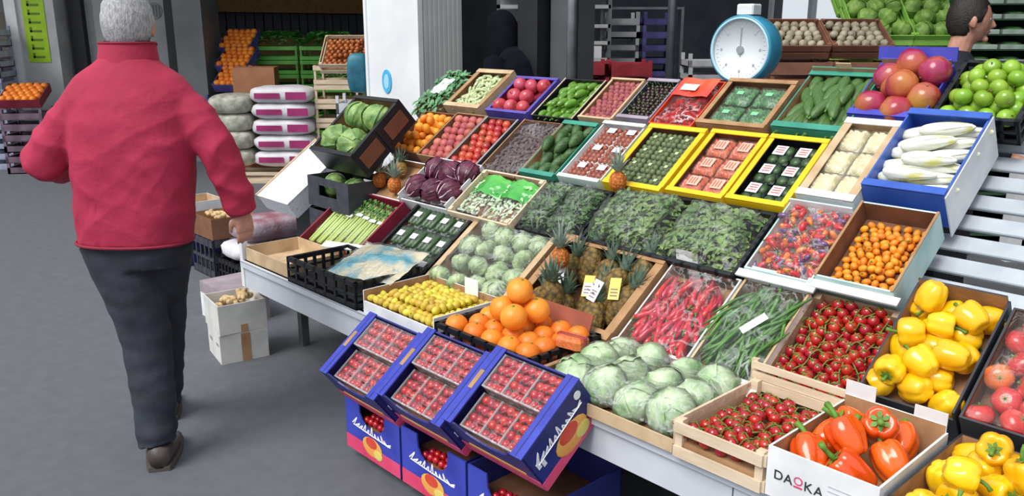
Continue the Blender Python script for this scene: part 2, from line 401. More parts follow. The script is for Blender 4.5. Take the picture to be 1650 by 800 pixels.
def truss(M, label, group, n=7, r=.0155, ln=.12):
    """a vine with its tomatoes: stem is the thing's part, every tomato too"""
    t = thing('tomato_truss', label, 'tomatoes', M, group)
    ph = rnd.uniform(0, 6); pts = [(.007*sin(k*.9+ph), -ln/2+ln*k/6, .010+.005*sin(k*1.7+ph)) for k in range(7)]
    mb = MB().tube(pts, [.0024]*7, 6)
    for k in range(n):
        y = -ln/2+ln*(k+.4)/n; x = (.0175 if k % 2 else -.0175)+rnd.uniform(-.004, .004); z = rnd.uniform(-.004, .006)
        mb.tube([(0, y, .014), (x*.6, y, .021+z), (x, y, .0165+z)], [.002, .0016, .0016], 5)
        obj('tomato', ctom_me, t, T(x, y, z) @ R('Z', rnd.uniform(0, 360))); obj('calyx', cal_ct, t, T(x, y, z+.017) @ R('X', rnd.uniform(-25, 25)))
    part('vine', mb, vine_m, t, True)
    return t
m_pine = mat('pineapple_rind', '8a6c30', '453a1e', 62, .65, .5, 120, rv=.3, kind='voronoi', lo=.2, hi=.8)
m_pine_o = mat('baby_pineapple_rind', 'dd8534', 'a85a20', 90, .6, .4, 160, rv=.2, kind='voronoi', lo=.2, hi=.6)
m_crown = mat('pineapple_leaf', '4f6a57', '7d9484', 20, .55, rv=.2); m_crown2 = mat('grey_green_leaf', '6f8478', '9fb0a6', 20, .55, rv=.2)
def pineapple(R_, H, m, cm, cl, seed=0):
    def fn(t, p):
        k = 1+.07*sin(7*t+9*p)*sin(7*t-9*p)
        return (R_*k*sin(p)**.75*cos(t), R_*k*sin(p)**.75*sin(t), H*cos(p))
    body = MB().blob(fn, 42, 24).mesh('pineapple', m)
    mb = MB(); r2 = random.Random(seed)
    for k in range(30):
        a = k*2.4; u = k/30; tl = .95*(1-u)+.06; L_ = cl*(.5+.5*u)*r2.uniform(.85, 1.1); wd = R_*.26*(1-.4*u)
        pts = []
        for q in range(5):
            s_ = q/4; th = tl*(1-.2*s_)+.45*s_*s_*(1-u)
            pts.append(V((sin(th)*cos(a)*L_*s_+cos(a)*R_*.12, sin(th)*sin(a)*L_*s_+sin(a)*R_*.12, cos(th)*L_*s_)))
        sd_ = V((-sin(a), cos(a), 0)); vv = []; ff = []
        for q, p in enumerate(pts):
            ww = wd*(1-(q/4)**1.5)+.0005
            vv += [p-sd_*ww, p+V((0,0,-ww*.5))*1, p+sd_*ww]
        for q in range(4):
            b = q*3; ff += [(b, b+1, b+4, b+3), (b+1, b+2, b+5, b+4)]
        mb.add(vv, ff)
    return [('pineapple', body, None), ('crown', mb.mesh('crown', cm), T(0, 0, H*.93))]
pine = [pineapple(.05, .085, m_pine, m_crown, .11, k) for k in range(2)]
babypine = pineapple(.034, .04, m_pine_o, m_crown2, .12, 5)
def leafhead(R_, sz, c1, c2, name, seed, vein=.06, leaves=4, wrap=None):
    m = mat(name+'_leaf', c1, c2, 16, .5, .5, 30, rv=.15)
    def rf(d, s_): return 1+vein*abs(nz.noise(d*2.6+V((s_, 0, 0))))*2+.05*nz.noise(d*6+V((0, s_, 0)))-.03
    def fn(t, p, k=1.0):
        d = V((sin(p)*cos(t), sin(p)*sin(t), cos(p))); r = R_*rf(d, seed)*k
        return (d.x*r, d.y*r, d.z*r*sz)
    pr = [('head', MB().blob(fn, 26, 16).mesh(name, m), None)]
    for q in range(leaves):
        a0 = q*2*pi/leaves+seed
        def lf(u, v):
            t = a0+(u-.5)*2.0; p = pi*.9-v*pi*.72
            edge = max(abs(u-.5)*2, v); k = 1.025+.08*edge**3+.05*sin(u*17+seed)*v
            d = V((sin(p)*cos(t), sin(p)*sin(t), cos(p))); r = R_*k*(1+.05*nz.noise(d*5+V((q, seed, 0)))+.04*math.exp(-((u-.5)/.06)**2))
            return (d.x*r, d.y*r, d.z*r*sz)
        pr.append(('leaf', MB().grid(lf, 14, 10).mesh('leaf', m), None))
    if wrap: pr.append(('wrapper', MB().blob(lambda t, p: tuple(V(fn(t, p, 1.1))), 18, 12).mesh('wrapper', wrap), None))
    return pr
iceberg = [leafhead(.068, .78, '7fa56c', 'cbdcb8', 'iceberg', k, vein=.08, leaves=2, wrap=film2) for k in range(3)]
savoy = [leafhead(.082, .85, '4f7a3c', '93b268', 'cabbage', k+9, vein=.1, leaves=5) for k in range(2)]
hearts = [leafhead(.05, .72, '7c9c66', 'bdd09e', 'lettuce', k+4, vein=.09, wrap=film2) for k in range(3)]
radicchio = [leafhead(.062, .95, '3c0f28', '6d2a46', 'radicchio', k+2, vein=.05, leaves=5) for k in range(2)]
for pr in radicchio:                                       # pale ribs on the outer leaves
    mb = MB()
    for q in range(9):
        a = q*.7
        mb.tube([(.064*sin(p)*cos(a+.15*sin(p*3)), .064*sin(p)*sin(a+.15*sin(p*3)), .062*cos(p)) for p in [2.7-.22*i for i in range(9)]], [.004*(1-i/10) for i in range(9)], 5)
    pr.append(('leaf_rib', mb.mesh('leaf_rib', mat('pale_rib', 'c9b0bd', 'e2d3da', 20, .5)), None))
m_end = mat('endive_leaf', 'e9ebe2', 'd6d27c', 5, .4, lo=.5, hi=.68, rv=.1, stretch=(9, 2.5, 9))
def endive_fn(k):
    def fn(t, p):
        u = (1-cos(p))/2; y = -.085+.17*u
        r = .0245*(sin(p)**.7)*(1.05-.5*u**2)*(1+.10*abs(cos(2.5*t+u*3+k)))
        return (r*cos(t), y, r*sin(t))
    mb = MB().blob(fn, 18, 16); lf = MB()
    for q in range(4):
        a0 = q*1.57+k
        lf.grid(lambda u, v: ((.0272*sin(.25+v*2.5)**.6*(1.08-.36*v)+.003*abs(u-.5))*cos(a0+(u-.5)*1.7*(1-.75*v)), -.08+.155*v, (.0272*sin(.25+v*2.5)**.6*(1.08-.36*v)+.003*abs(u-.5))*sin(a0+(u-.5)*1.7*(1-.75*v))), 6, 8)
    return [('chicory', mb.mesh('chicory', m_end), None), ('outer_leaf', lf.mesh('outer_leaf', m_end), None)]
endive = [endive_fn(k) for k in range(2)]
m_cel = mat('celery_stalk', '8fae45', 'cfdc9a', rough=.4, kind='gradient', lo=-.0, hi=.6, rv=.1)
m_cel = mat('celery_stalks', 'a3bd58', 'c4d488', 6, .4, rv=.15, stretch=(30, 2, 30))
m_cleaf = mat('celery_leaf', '3d6a2c', '5c8840', 30, .6)
def celery():
    st = MB()
    for k in range(9):
        a = k*2.4; r = .008*math.sqrt(k)
        st.tube([(r*cos(a)*.7, -.15, r*sin(a)*.5), (r*cos(a)*1.1, -.02, r*sin(a)*.8), (r*cos(a)*1.3, .09, r*sin(a)), (r*cos(a)*1.6, .14, r*sin(a))], [.009, .0085, .0065, .004], 6, flat=.8)
    lv = MB(); r2 = random.Random(3)
    for k in range(60):
        x, y, z = r2.uniform(-.028, .028), r2.uniform(.06, .17), r2.uniform(0, .03); a = r2.uniform(0, 6.28); s_ = r2.uniform(.008, .015)
        lv.add([(x-s_*cos(a), y-s_*sin(a), z), (x+s_*.6*sin(a), y-s_*.6*cos(a), z+s_*.4), (x+s_*cos(a), y+s_*sin(a), z+.002), (x-s_*.6*sin(a), y+s_*.6*cos(a), z+s_*.3)], [(0,1,2,3)])
    return [('celery', st.mesh('celery', m_cel), None), ('leaves', lv.mesh('leaves', m_cleaf), None),
            ('wrapper', MB().tube([(0,-.1,0),(0,0,0),(0,.10,.004)], [.033,.034,.037], 14, False, flat=.75).mesh('wrapper', film), None),
            ('paper_label', MB().box(-.026, .026, .045, .062, .0255, .0265).mesh('paper_label', paper, False), None)]
cel = celery()
m_zuc = mat('courgette_skin', '23401f', '3d6231', 30, .35, rv=.15, stretch=(12, 1, 12))
def zucpack():
    z = MB().tube([(0,-.062,0),(0,-.055,0),(0,.045,0),(0,.06,0)], [.008,.015,.0145,.007], 9).mesh('courgette', m_zuc)
    pr = [('tray', MB().rbox(-.05, .05, -.068, .068, 0, .01, .006).mesh('tray', dgrey, False), None)]
    for k in (-1, 0, 1): pr.append(('courgette', z, T(k*.031, 0, .022)))
    pr.append(('film', MB().grid(lambda u, v: ((u-.5)*.104, (v-.5)*.14, .012+.028*min(1, 5*min(u, 1-u, v, 1-v))+.003*abs(sin(u*9.4))), 14, 10).mesh('film', film2), None))
    pr.append(('paper_label', MB().box(-.022, .022, -.017, .017, .0425, .0435).mesh('paper_label', paper, False), None))
    return pr
zuc = zucpack()
def ell(name, label_mesh, rx, rz, m, nu=12, nv=9, bend=0.0, taper=0.0):
    def fn(t, p):
        z = rz*cos(p); k = 1-taper*(cos(p)+1)/2
        return (rx*k*sin(p)*cos(t)+bend*(z/rz)**2, rx*k*sin(p)*sin(t), z)
    return MB().blob(fn, nu, nv).mesh(name, m)
m_avo = mat('avocado_skin', '2c4a26', '486b36', 25, .45, .4, 120, rv=.25)
avocado = [('avocado', ell('avocado', 0, .03, .05, m_avo, 14, 10, 0, .35), None), ('stem_end', MB().ball(.004, .004, .003, 6, 4).mesh('stem_end', drystem), T(0, 0, .049))]
m_gourd = mat('green_gourd_skin', '3a5c2c', '587c40', 12, .4, .2, 60, rv=.2, stretch=(10, 10, 1))
gourd = [('marrow', ell('marrow', 0, .024, .06, m_gourd, 14, 10, .006, .2), None), stub(.004, .012, stemgreen, .056)]
m_lime = mat('green_apple_skin', '6f9c22', '96bd3c', 5, .3, rv=.2, rh=.02, coat=.3)
limef = [('green_fruit', dimple(.031, .12, .9).mesh('green_fruit', m_lime), None), stub(.002, .01, drystem, .024)]
m_mango = mat('mango_skin', 'a52a44', 'c98f3a', 4, .3, rv=.15, rh=.05, coat=.4, lo=.42, hi=.68)
mango = [('mango', dimple(.056, .06, 1.02, 18, 12, wob=.12, seed=2).mesh('mango', m_mango), None), ('stem_end', MB().ball(.005, .005, .003, 6, 4).mesh('stem_end', drystem), T(0,0,.054))]
m_apple = mat('red_apple_skin', 'a81f38', 'd0566a', 4, .3, rv=.2, rh=.02, coat=.4)
apple = [('apple', dimple(.04, .2, .92, pt=-.1).mesh('apple', m_apple), None), stub(.0018, .018, drystem, .026)]
m_peach = mat('peach_skin', 'a53d40', 'c9736a', 6, .55, .1, 200, rv=.25, rh=.03)
peachf = [('peach', dimple(.026, .14, .92, lobes=1, la=.03).mesh('peach', m_peach), None), ('stem_end', MB().ball(.004,.004,.002,6,4).mesh('stem_end', drystem), T(0,0,.0205))]
m_nect = mat('nectarine_skin', 'a01c24', 'cf4a38', 6, .25, rv=.3, rh=.02, coat=.3)
nect = [('plum_tomato', dimple(.0235, .12, .95).mesh('plum_tomato', m_nect), None), calyx(.012, stemgreen, .0205)]
m_gp = mat('green_pepper_skin', '4f7d1e', '77a83a', 6, .25, rv=.25, rh=.02, coat=.3)
greenp = [('green_pepper', ell('green_pepper', 0, .022, .036, m_gp, 12, 9, .004, .25), None), stub(.003, .016, stemgreen, .034)]
m_okra = mat('okra_skin', '9aab74', 'ccd6ac', 20, .6, .2, 80, rv=.2)
okra = [('okra', MB().tube([(0,0,-.035),(0,0,-.028),(.001,0,0),(.004,0,.026),(.007,0,.036)], [.004,.0085,.0085,.005,.0008], 6).mesh('okra', m_okra), None), ('cap', MB().tube([(0,0,-.037),(0,0,-.042)], [.006,.002], 6).mesh('cap', stemgreen), None)]
m_lych = mat('lychee_skin', '96464a', 'b8686a', 60, .7, .6, 220, rv=.25, rh=.02)
lychee = [('lychee', MB().ball(.0155, .0155, .0165, 10, 7).mesh('lychee', m_lych), None), stub(.0015, .008, drystem, .015)]
m_cher = mat('cherry_skin', '220a14', '3d1220', 8, .25, rv=.5, coat=.4)
cherry = [('cherry', MB().ball(.0118, .0118, .011, 9, 7).mesh('cherry', m_cher), None), ('stem', MB().tube([(0,0,.009),(.003,0,.02),(.01,0,.03)], .0009, 4).mesh('stem', stemgreen), None)]
m_date = mat('dried_date_skin', '4a3b3c', '6b585a', 20, .6, .4, 80, rv=.35, rh=.03)
datef = [('date', ell('date', 0, .0095, .019, m_date, 8, 7), None), ('stem_end', MB().ball(.003,.003,.002,5,4).mesh('stem_end', drystem), T(0,0,.0185))]
m_chili = mat('chili_skin', 'a8122a', 'cf2440', 6, .22, rv=.25, rh=.015, coat=.4)
def chili_fn(b): return [('chili', MB().tube([(0,-.055,0),(.004*b,-.03,.002),(.01*b,0,.004),(.006*b,.03,.002),(-.004*b,.055,0)], [.0085,.0105,.009,.006,.001], 8).mesh('chili', m_chili), None), ('stem', MB().tube([(0,-.055,0),(-.003,-.065,.001),(-.008,-.078,.002)], [.0055,.0025,.002], 6).mesh('stem', stemgreen), None)]
chili = [chili_fn(1), chili_fn(-1)]
m_bean = mat('bean_pod', '3c6a2a', '5c8c40', 15, .5, rv=.3, rh=.02)
def bean_fn(b): return [('green_bean', MB().tube([(0,-.085,0),(.006*b,-.045,.002),(.011*b,0,.003),(.006*b,.045,.001),(-.003*b,.085,0)], [.0025,.0052,.0056,.0052,.0012], 6).mesh('green_bean', m_bean), None)]
bean = [bean_fn(1), bean_fn(-1.2)]
TOMC = [('red', 'c0242c', 'd8453c'), ('orange', 'd9632c', 'e88a44'), ('yellow', 'e2ac3a', 'ecc25e')]
bigtom = {c: [('tomato', dimple(.036, .14, .82, 20, 11, 5, .04).mesh('tomato_'+c, mat(c+'_tomato_skin', a, b, 6, .25, coat=.4, rv=.12)), None), calyx(.022, stemgreen, .0255)] for c, a, b in TOMC}
MINI = [('red', 'b8202c', 'd23a3c'), ('orange', 'dc6a24', 'e8873a'), ('violet', '5a3a66', '77548a')]
mini = {c: [('mini_pepper', ell('mini_pepper', 0, .0115, .02, mat(c+'_mini_pepper', a, b, 6, .25, coat=.4, rv=.25), 9, 7, .003, .3), None), stub(.002, .008, stemgreen, .019)] for c, a, b in MINI}
m_ging = mat('ginger_skin', 'b89a6c', 'd3b88c', 20, .75, .4, 60, rv=.15)
def ginger_fn(sd_):
    r2 = random.Random(sd_); mb = MB().ball(.035, .02, .018, 12, 8)
    for k in range(4):
        a = r2.uniform(0, 6.28); mb.ball(.02, .014, .014, 9, 7, M=T(.03*cos(a), .022*sin(a), .004) @ R('Z', math.degrees(a)))
    return [('ginger_root', mb.mesh('ginger_root', m_ging), None)]
ginger = [ginger_fn(k) for k in range(3)]

def leaves_stuff(parent, w, l, z0, z1, m, n, size, seed, name='leaves', slim=.5):
    r2 = random.Random(seed); mb = MB()
    for k in range(n):
        x, y = r2.uniform(-w/2, w/2), r2.uniform(-l/2, l/2); e = min(1, 3.0*min(1-abs(2*x/w), 1-abs(2*y/l))+.25)
        z = z0+(z1-z0)*e*r2.uniform(.6, 1); a = r2.uniform(0, 6.28); s_ = size*r2.uniform(.6, 1.3); q = r2.uniform(-.5, .8); b = r2.uniform(-.4, .4)
        d = V((cos(a), sin(a), q*.6)); sd_ = V((-sin(a), cos(a), b)); up = V((0, 0, 1)); p = V((x, y, z))
        mb.add([p-d*s_, p-d*s_*.2+sd_*s_*slim+up*s_*.15, p+d*s_*.55+sd_*s_*slim*.7+up*.1*s_, p+d*s_*1.1-up*s_*.2, p+d*s_*.55-sd_*s_*slim*.7+up*s_*.1, p-d*s_*.2-sd_*s_*slim+up*s_*.15, p+d*s_*.2],
               [(0,1,6),(1,2,6),(2,3,6),(3,4,6),(4,5,6),(5,0,6)])
    return part(name, mb, m, parent, False, kind='stuff')

LET = {}
def letter(ch):
    if ch not in LET:
        cu = bpy.data.curves.new('t', 'FONT'); cu.body = ch; cu.size = 1; cu.extrude = .02; cu.align_x = 'CENTER'; cu.align_y = 'CENTER'
        o = bpy.data.objects.new('t', cu); COL.objects.link(o); dg = bpy.context.evaluated_depsgraph_get()
        LET[ch] = bpy.data.meshes.new_from_object(o.evaluated_get(dg)); bpy.data.objects.remove(o)
    return LET[ch]
for ch in 'DAKO': letter(ch)
def text(parent, s, size, m, M, name='lettering'):
    me = letter(s).copy(); me.materials.clear(); me.materials.append(m)
    return obj(name, me, parent, M @ Mx.Scale(size, 4))
def script_line(parent, ln, h, m, M, seed=1, name='lettering'):
    """flowing handwriting-like line of a printed script"""
    mb = MB(); r2 = random.Random(seed); n = 11; x = -ln/2
    for k in range(n):
        st = ln/n; hh = h*(1 if k in (0, 5) else (.8 if k in (3, 8) else .42))
        pts = [(x+st*(.5-.55*cos(q/8*2*pi)*(1-.2*k % 2)+.6*q/8-.3), 0, hh*.5*(1-cos(q/8*2*pi))) for q in range(9)]
        mb.tube(pts, [h*.085]*9, 5, flat=.25, up=(0, 1, 0)); x += st
    mb.tube([(-ln*.5, 0, -.003), (ln*.0, 0, -.001), (ln*.5, 0, .004)], [h*.08]*3, 5, flat=.25)
    return part(name, mb, m, parent, False, M)


# ================================================================== THE SETTING
asph = mat('asphalt', '575a60', '60636a', 14, .8, .1, 260, lo=.25, hi=.75)
dark_wall = mat('dark_wall', '4c515a', '5c616a', 3, .7); tanwall = mat('tan_wall', 'b8915c', 'cba36c', 2, .7)
greypaint = mat('grey_paint', 'bcbfbe', 'cbcdcb', 4, .6); lightpaint = mat('light_grey_paint', 'aeb1b1', 'c2c4c3', 4, .6)
whitepaint = mat('white_paint', 'd9dde0', 'e6eaec', 3, .6); steel = mat('steel', '6d7176', '85898d', 9, .4, metal=.6)
alu = mat('galvanised_sheet', 'bfc5ce', 'ccd2da', 5, .45)
slatwhite = mat('slat_paint', 'a9b2bb', 'c3cad1', 6, .6, rv=.06)
def sb(x0, x1, y0, y1, z0, z1): return MB().box(x0, x1, y0, y1, z0, z1)
struct('floor', MB().box(-30, 14, -16, 30, -.2, 0), asph, S)
struct('ceiling_and_canopy', MB().box(-16, 9, 2.7, 11, 4.0, 4.2).box(-16, -5.2, -1.2, 2.7, 4.0, 4.2), mat('ceiling_board', '5a5a58', '66665f', 2, .8), S)  # unseen roof; front left slab is a canopy added to shade the floor
struct('wall_back', MB().box(-1.0, 9, 8, 8.2, 0, 4.0).box(-10, -1.9, 8, 8.2, 0, 4.0).box(-1.9, -1.0, 8, 8.2, 0, 1.62).box(-1.9, -1.0, 8, 8.2, 2.5, 4.0), dark_wall, S)
struct('wall_left', MB().box(-9.8, -9.6, 1.9, 8, 0, 1.45), tanwall, S)
struct('wall_right', MB().box(7, 7.2, 1.8, 8, 0, 4.0), dark_wall, S)
struct('trim_2', MB().box(-9.8, -9.55, 1.9, 8, 1.85, 4.0), mat('brown_beam', 'ad7f4a', 'c2925a', 3, .6, stretch=(1, 6, 6)), S)
sh = thing('slatted_shutter', 'dark slatted shutter between tan wall and brown beam', 'shutter', S @ T(-9.7, 5, 1.45))
part('frame', sb(-.1, -.06, -3, 3, 0, .4), mat('shutter_dark', '26282c', '303236', 5, .6), sh)
sl_me = sb(0, .05, -.07, .07, 0, .4).mesh('slat', mat('shutter_slat', '555a60', '666b70', 5, .55), False)
for k in range(36): obj('slat', sl_me, sh, T(-.06, -2.9+.165*k, 0))
# the opening in the back wall, with daylight beyond
wf = struct('window_1', MB().box(-1.95, -1.9, 7.95, 8.2, 1.6, 2.5).box(-1.0, -.95, 7.95, 8.2, 1.6, 2.5).box(-1.95, -.95, 7.95, 8.2, 1.58, 1.63).box(-1.44, -1.39, 7.98, 8.1, 1.62, 2.5), whitepaint, S)
# columns
pl = struct('wall_front', MB().box(-1.46, -.84, 1.75, 2.12, 0, 4.0), whitepaint, S)
r_ = MB()
for k in range(8): r_.box(-.845, -.830, 1.80+.04*k, 1.822+.04*k, 0, 3.3)
part('corrugated_rib', r_, greypaint, pl); part('corner_strip', sb(-.86, -.828, 1.742, 1.78, 0, 3.3), whitepaint, pl)
part('side_sheet', sb(-.838, -.832, 1.79, 2.12, 0, 4.0), greypaint, pl)
part('corner_strip', sb(-1.47, -1.44, 1.74, 1.76, 0, 3.3), whitepaint, pl)
stk = thing('blue_sticker', 'round light blue sticker low on the white column', 'sticker', S @ T(-1.215, 1.742, 1.235))
part('sticker_sheet', MB().tube([(0, .006, 0), (0, 0, 0)], [.055, .055], 20, flat=1.5, up=(0, 0, 1)), mat('sticker_blue', '36a6d8', '52b8e4', 8, .4), stk)
part('sticker_mark', MB().tube([(0, .0, 0), (0, -.002, 0)], [.03, .03], 16, flat=1.7, up=(0, 0, 1)), mat('sticker_pale', '9fd4ea', None, rough=.4), stk)
struct('trim_1', MB().box(-.30, -.12, 2.15, 2.3, 0, 3.3), mat('black_post', '15161a', '1d1f24', 4, .5), S)
struct('trim_3', MB().box(-.1, .14, 2.25, 2.4, 0, 3.3), mat('dark_grey_post', '4a4d50', '55585c', 4, .6), S)
# left facade, about ten metres away, turned to the street
def left_frame(px, Y): return T((px-825)/1350*Y*1.0, Y, 0) @ R('Z', 12)
Wl = T(0, 10.5, 0)
pc = struct('wall_left_pier', MB().box(-5.95, -5.42, -.2, .3, 0, 3.6), lightpaint, Wl); pc.name = 'wall_left.001'
part('corner_strip', MB().box(-5.99, -5.86, -.23, -.19, 0, 3.6), whitepaint, pc)
ys = thing('lime_sign', 'vertical lime green paper sign on the far left pillar', 'sign', Wl @ T(-5.66, -.205, 1.62))
part('sign_sheet', MB().box(-.13, .13, -.004, 0, -.42, .42), mat('lime_paper', '9bc51e', 'add52c', 5, .6), ys)
sgi = mat('sign_ink', '5f8420', None)
for k in range(8): part('letter_stroke', MB().box(-.07, .07, -.007, -.004, -.37+.1*k, -.345+.1*k).box(-.07, -.045, -.007, -.004, -.37+.1*k, -.31+.1*k), sgi, ys)
struct('gap_shade_left', MB().box(-5.36, -5.2, 0, .3, 0, 3.6), mat('gap_shade_black', '17181b', None), Wl)  # solid black strip painting in the shade of the gap beside the pier
kb = thing('shop_front_panel', 'tall grey metal cabinet front behind the head of the man', 'cabinet', Wl @ T(-4.55, .1, 0))
part('body', MB().box(-.65, .45, 0, .4, 0, 3.2), mat('cabinet_grey', '85888a', '969998', 3, .55), kb)
part('door', MB().rbox(-.55, -.05, -.02, .0, .3, 2.9, .006), mat('cabinet_door', '9b9d9b', 'a8aaa7', 3, .5), kb)
d2 = part('door', MB().rbox(.0, .42, -.02, .0, .3, 2.9, .006), mat('cabinet_grey_door', '8c9092', '9a9e9f', 3, .5), kb)
part('round_vent', MB().tube([(.2, -.021, 1.80), (.2, -.03, 1.80)], .1, 18), mat('vent_grey', '7b8082', None), d2)
for k in range(5): part('vent_slit', MB().box(.12+.035*k, .135+.035*k, -.034, -.029, 1.73, 1.87), mat('vent_dark', '5a5e60', None), d2)
struct('gap_shade_right', MB().box(-4.16, -4.04, -.1, .3, 0, 3.6), mat('gap_shade_black', '17181b', None), Wl)  # second black strip, the shade of the gap right of the cabinet
struct('wall_left_post', MB().box(-4.02, -3.68, -.2, .4, 0, 3.6), mat('pillar_grey', '6c7072', '7b7f81', 3, .6), Wl).name = 'wall_left.002'
cp = struct('trim_6', MB().box(-9, -6.2, -1.4, .2, 1.78, 1.95), lightpaint, Wl)
struct('wall_left_far', MB().box(-14, -6.05, 2, 2.2, 0, 3.4), mat('far_wall', '6c655c', '7d766b', 2, .7), Wl).name = 'wall_left.003'


# ================================================================== PEOPLE
skin = mat('skin', 'b5806a', 'c89580', 30, .5, sss=.1); hair_grey = mat('grey_hair', '8f9095', 'c2c2c4', 60, .6, .6, 150, stretch=(3, 3, .7)); hair_dark = mat('dark_hair', '1b1513', '2b221d', 60, .6, .5, 150)
jacket_m = mat('crimson_jacket', '9c1b3c', 'ae2549', 5, .8, .35, 26); jacket_d = mat('dark_collar', '3a1523', None, rough=.8)
jeans = mat('dark_trousers', '22262f', '2f3440', 9, .85, .3, 25); shoe_m = mat('shoe_leather', '3a322f', '524642', 12, .5); sole_m = mat('shoe_sole', '4d4743', None, rough=.8)
navycloth = mat('navy_cloth', '0e1220', '161b2b', 8, .85, .2, 20); trous2 = mat('black_trousers', '14151a', '1e2026', 8, .85)
def solid(mb, name, m, vox=.009, it=4, parent=None, disp=None):
    """join overlapping lofts into one continuous skin"""
    me = mb.mesh('tmp', m); o = bpy.data.objects.new('tmp', me); COL.objects.link(o)
    a = o.modifiers.new('r', 'REMESH'); a.mode = 'VOXEL'; a.voxel_size = vox; a.use_smooth_shade = True
    b = o.modifiers.new('s', 'SMOOTH'); b.factor = .5; b.iterations = it
    dg = bpy.context.evaluated_depsgraph_get(); out = bpy.data.meshes.new_from_object(o.evaluated_get(dg))
    bpy.data.objects.remove(o); out.name = name
    out.materials.clear(); out.materials.append(m)
    if disp:
        for v in out.vertices: v.co = v.co+v.normal*disp(v.co)
    out.polygons.foreach_set('use_smooth', [True]*len(out.polygons)); out.update()
    return obj(name, out, parent)
def head(mb, M):
    """head facing +y, centre at the eyes' height"""
    def sk(t, p):
        d = V((sin(p)*cos(t), sin(p)*sin(t), cos(p))); x, y, z = d.x*.076, d.y*.096, d.z*.118
        if z < 0: k = 1+z*2.2; x *= max(.62, k); y = y*(1+z*1.0)+(.012 if y > 0 else -.0)*(-z/.118)
        return (x, y, z)
    mb.blob(sk, 22, 16, M=M)
    mb.tube([(0, .086, .012), (0, .104, -.018), (0, .112, -.030), (0, .095, -.040)], [.008, .011, .014, .008], 8, M=M)      # nose
    mb.tube([(-.03, .080, .020), (0, .092, .022), (.03, .080, .020)], [.008, .007, .008], 8, M=M)                           # brow
    mb.tube([(-.022, .080, -.062), (0, .092, -.060), (.022, .080, -.062)], [.005, .008, .005], 8, M=M)                      # lips
    mb.ball(.022, .016, .016, M=M @ T(0, .078, -.096))                                                                      # chin
    for s_ in (-1, 1):
        mb.ball(.008, .018, .030, M=M @ T(s_*.080, -.005, -.012) @ R('Z', s_*-20)); mb.ball(.007, .012, .010, M=M @ T(s_*.078, 0, -.036))
def face_bits(root, M, hm):
    for s_ in (-1, 1):
        e = part('eye', MB().ball(.0115, nu=10, nv=8), mat('eye_white', 'e6e2dc', None, rough=.2), root, True, M @ T(s_*.030, .0755, .002))
        part('iris', MB().ball(.0055, .002, .0055, 8, 6), mat('iris', '2c1d14', None, rough=.2), e, True, T(0, .0108, 0))
    part('mouth', MB().tube([(-.022, .086, -.062), (0, .0995, -.061), (.022, .086, -.062)], [.001, .0022, .001], 6), mat('lips', '8f4f48', None), root, True, M)
def hand(mb, M, curl=.6, side=1):
    """palm hanging along -z, back of the hand towards -y, thumb on the +x*side edge"""
    mb.rings([((0, 0, .01), .026, .017), ((0, 0, -.03), .036, .017), ((0, .003, -.07), .041, .015), ((0, .006, -.088), .040, .012)], 14, 2.5, M=M)
    for k, (x, ln, r) in enumerate([(.030, .072, .0088), (.0105, .080, .009), (-.010, .075, .0086), (-.029, .060, .0078)]):
        x *= side; a = curl*(.5+.1*k); p = V((x, .006, -.078)); pts = [tuple(p)]; d = a*.4
        for f in (.45, .32, .23):
            p = p+V((x*.05, sin(d), -cos(d)))*ln*f; pts.append(tuple(p)); d += a
        mb.tube(pts, [r*1.05, r, r*.92, r*.7], 8, M=M)
    mb.tube([(.026*side, .004, -.022), (.046*side, .018, -.045), (.052*side, .030, -.070), (.046*side, .040, -.088)], [.013, .0115, .0098, .0075], 8, M=M)
def shoe(root, M, name='shoe'):
    mb = MB()
    rs = []
    for k in range(13):
        u = k/12; y = -.105+.27*u; wd = .036+.014*sin(pi*u)+.006*u-(.018 if k == 12 else (.006 if k == 0 else 0)); top = .075-.045*u**1.2 if u > .25 else .085; 
        if k == 12: top *= .7
        rs.append((y, wd, top))
    v = []; f = []; seg = 10
    for y, wd, top in rs:
        for k in range(seg):
            t = 2*pi*k/seg; v.append((wd*cos(t), y, .012+top/2+top/2*math.copysign(abs(sin(t))**.7, sin(t))))
    for i in range(12):
        for k in range(seg): f.append((i*seg+k, (i+1)*seg+k, (i+1)*seg+(k+1) % seg, i*seg+(k+1) % seg))
    f += [tuple(range(seg)), tuple(range(13*seg-1, 12*seg-1, -1))]
    mb.add(v, f); s_ = part(name, mb, shoe_m, root, True, M)
    so = MB()
    for i in range(12):
        a, b = rs[i], rs[i+1]; so.add([(-a[1]-.003, a[0], 0), (a[1]+.003, a[0], 0), (b[1]+.003, b[0], 0), (-b[1]-.003, b[0], 0), (-a[1]-.003, a[0], .02), (a[1]+.003, a[0], .02), (b[1]+.003, b[0], .02), (-b[1]-.003, b[0], .02)], [(3,2,1,0), (4,5,6,7), (0,4,7,3), (1,2,6,5), (0,1,5,4), (2,3,7,6)])
    part('sole', so, sole_m, s_)
    return s_
HZ = 25      # the man walks away and slightly to the left
man = thing('person', 'grey haired person in crimson jacket and dark trousers walking away', 'person', T(-1.36, 2.97, 0))
O_ = V((-1.36, 2.97, 0))
def m_(x, y, z): return (x-O_.x, y-O_.y, z)
hipl, hipr = m_(-1.455, 2.965, .86), m_(-1.275, 2.985, .86)
legB = [hipl, m_(-1.395, 2.95, .66), m_(-1.365, 2.945, .47), m_(-1.345, 2.90, .28), m_(-1.337, 2.872, .10)]      # planted leg
legF = [hipr, m_(-1.335, 3.06, .66), m_(-1.385, 3.15, .47), m_(-1.43, 3.22, .28), m_(-1.475, 3.29, .11)]        # leading leg
armL = [m_(-1.50, 3.0, 1.345), m_(-1.592, 2.985, 1.245), m_(-1.672, 2.975, 1.135), m_(-1.685, 3.09, 1.10), m_(-1.67, 3.20, 1.115)]
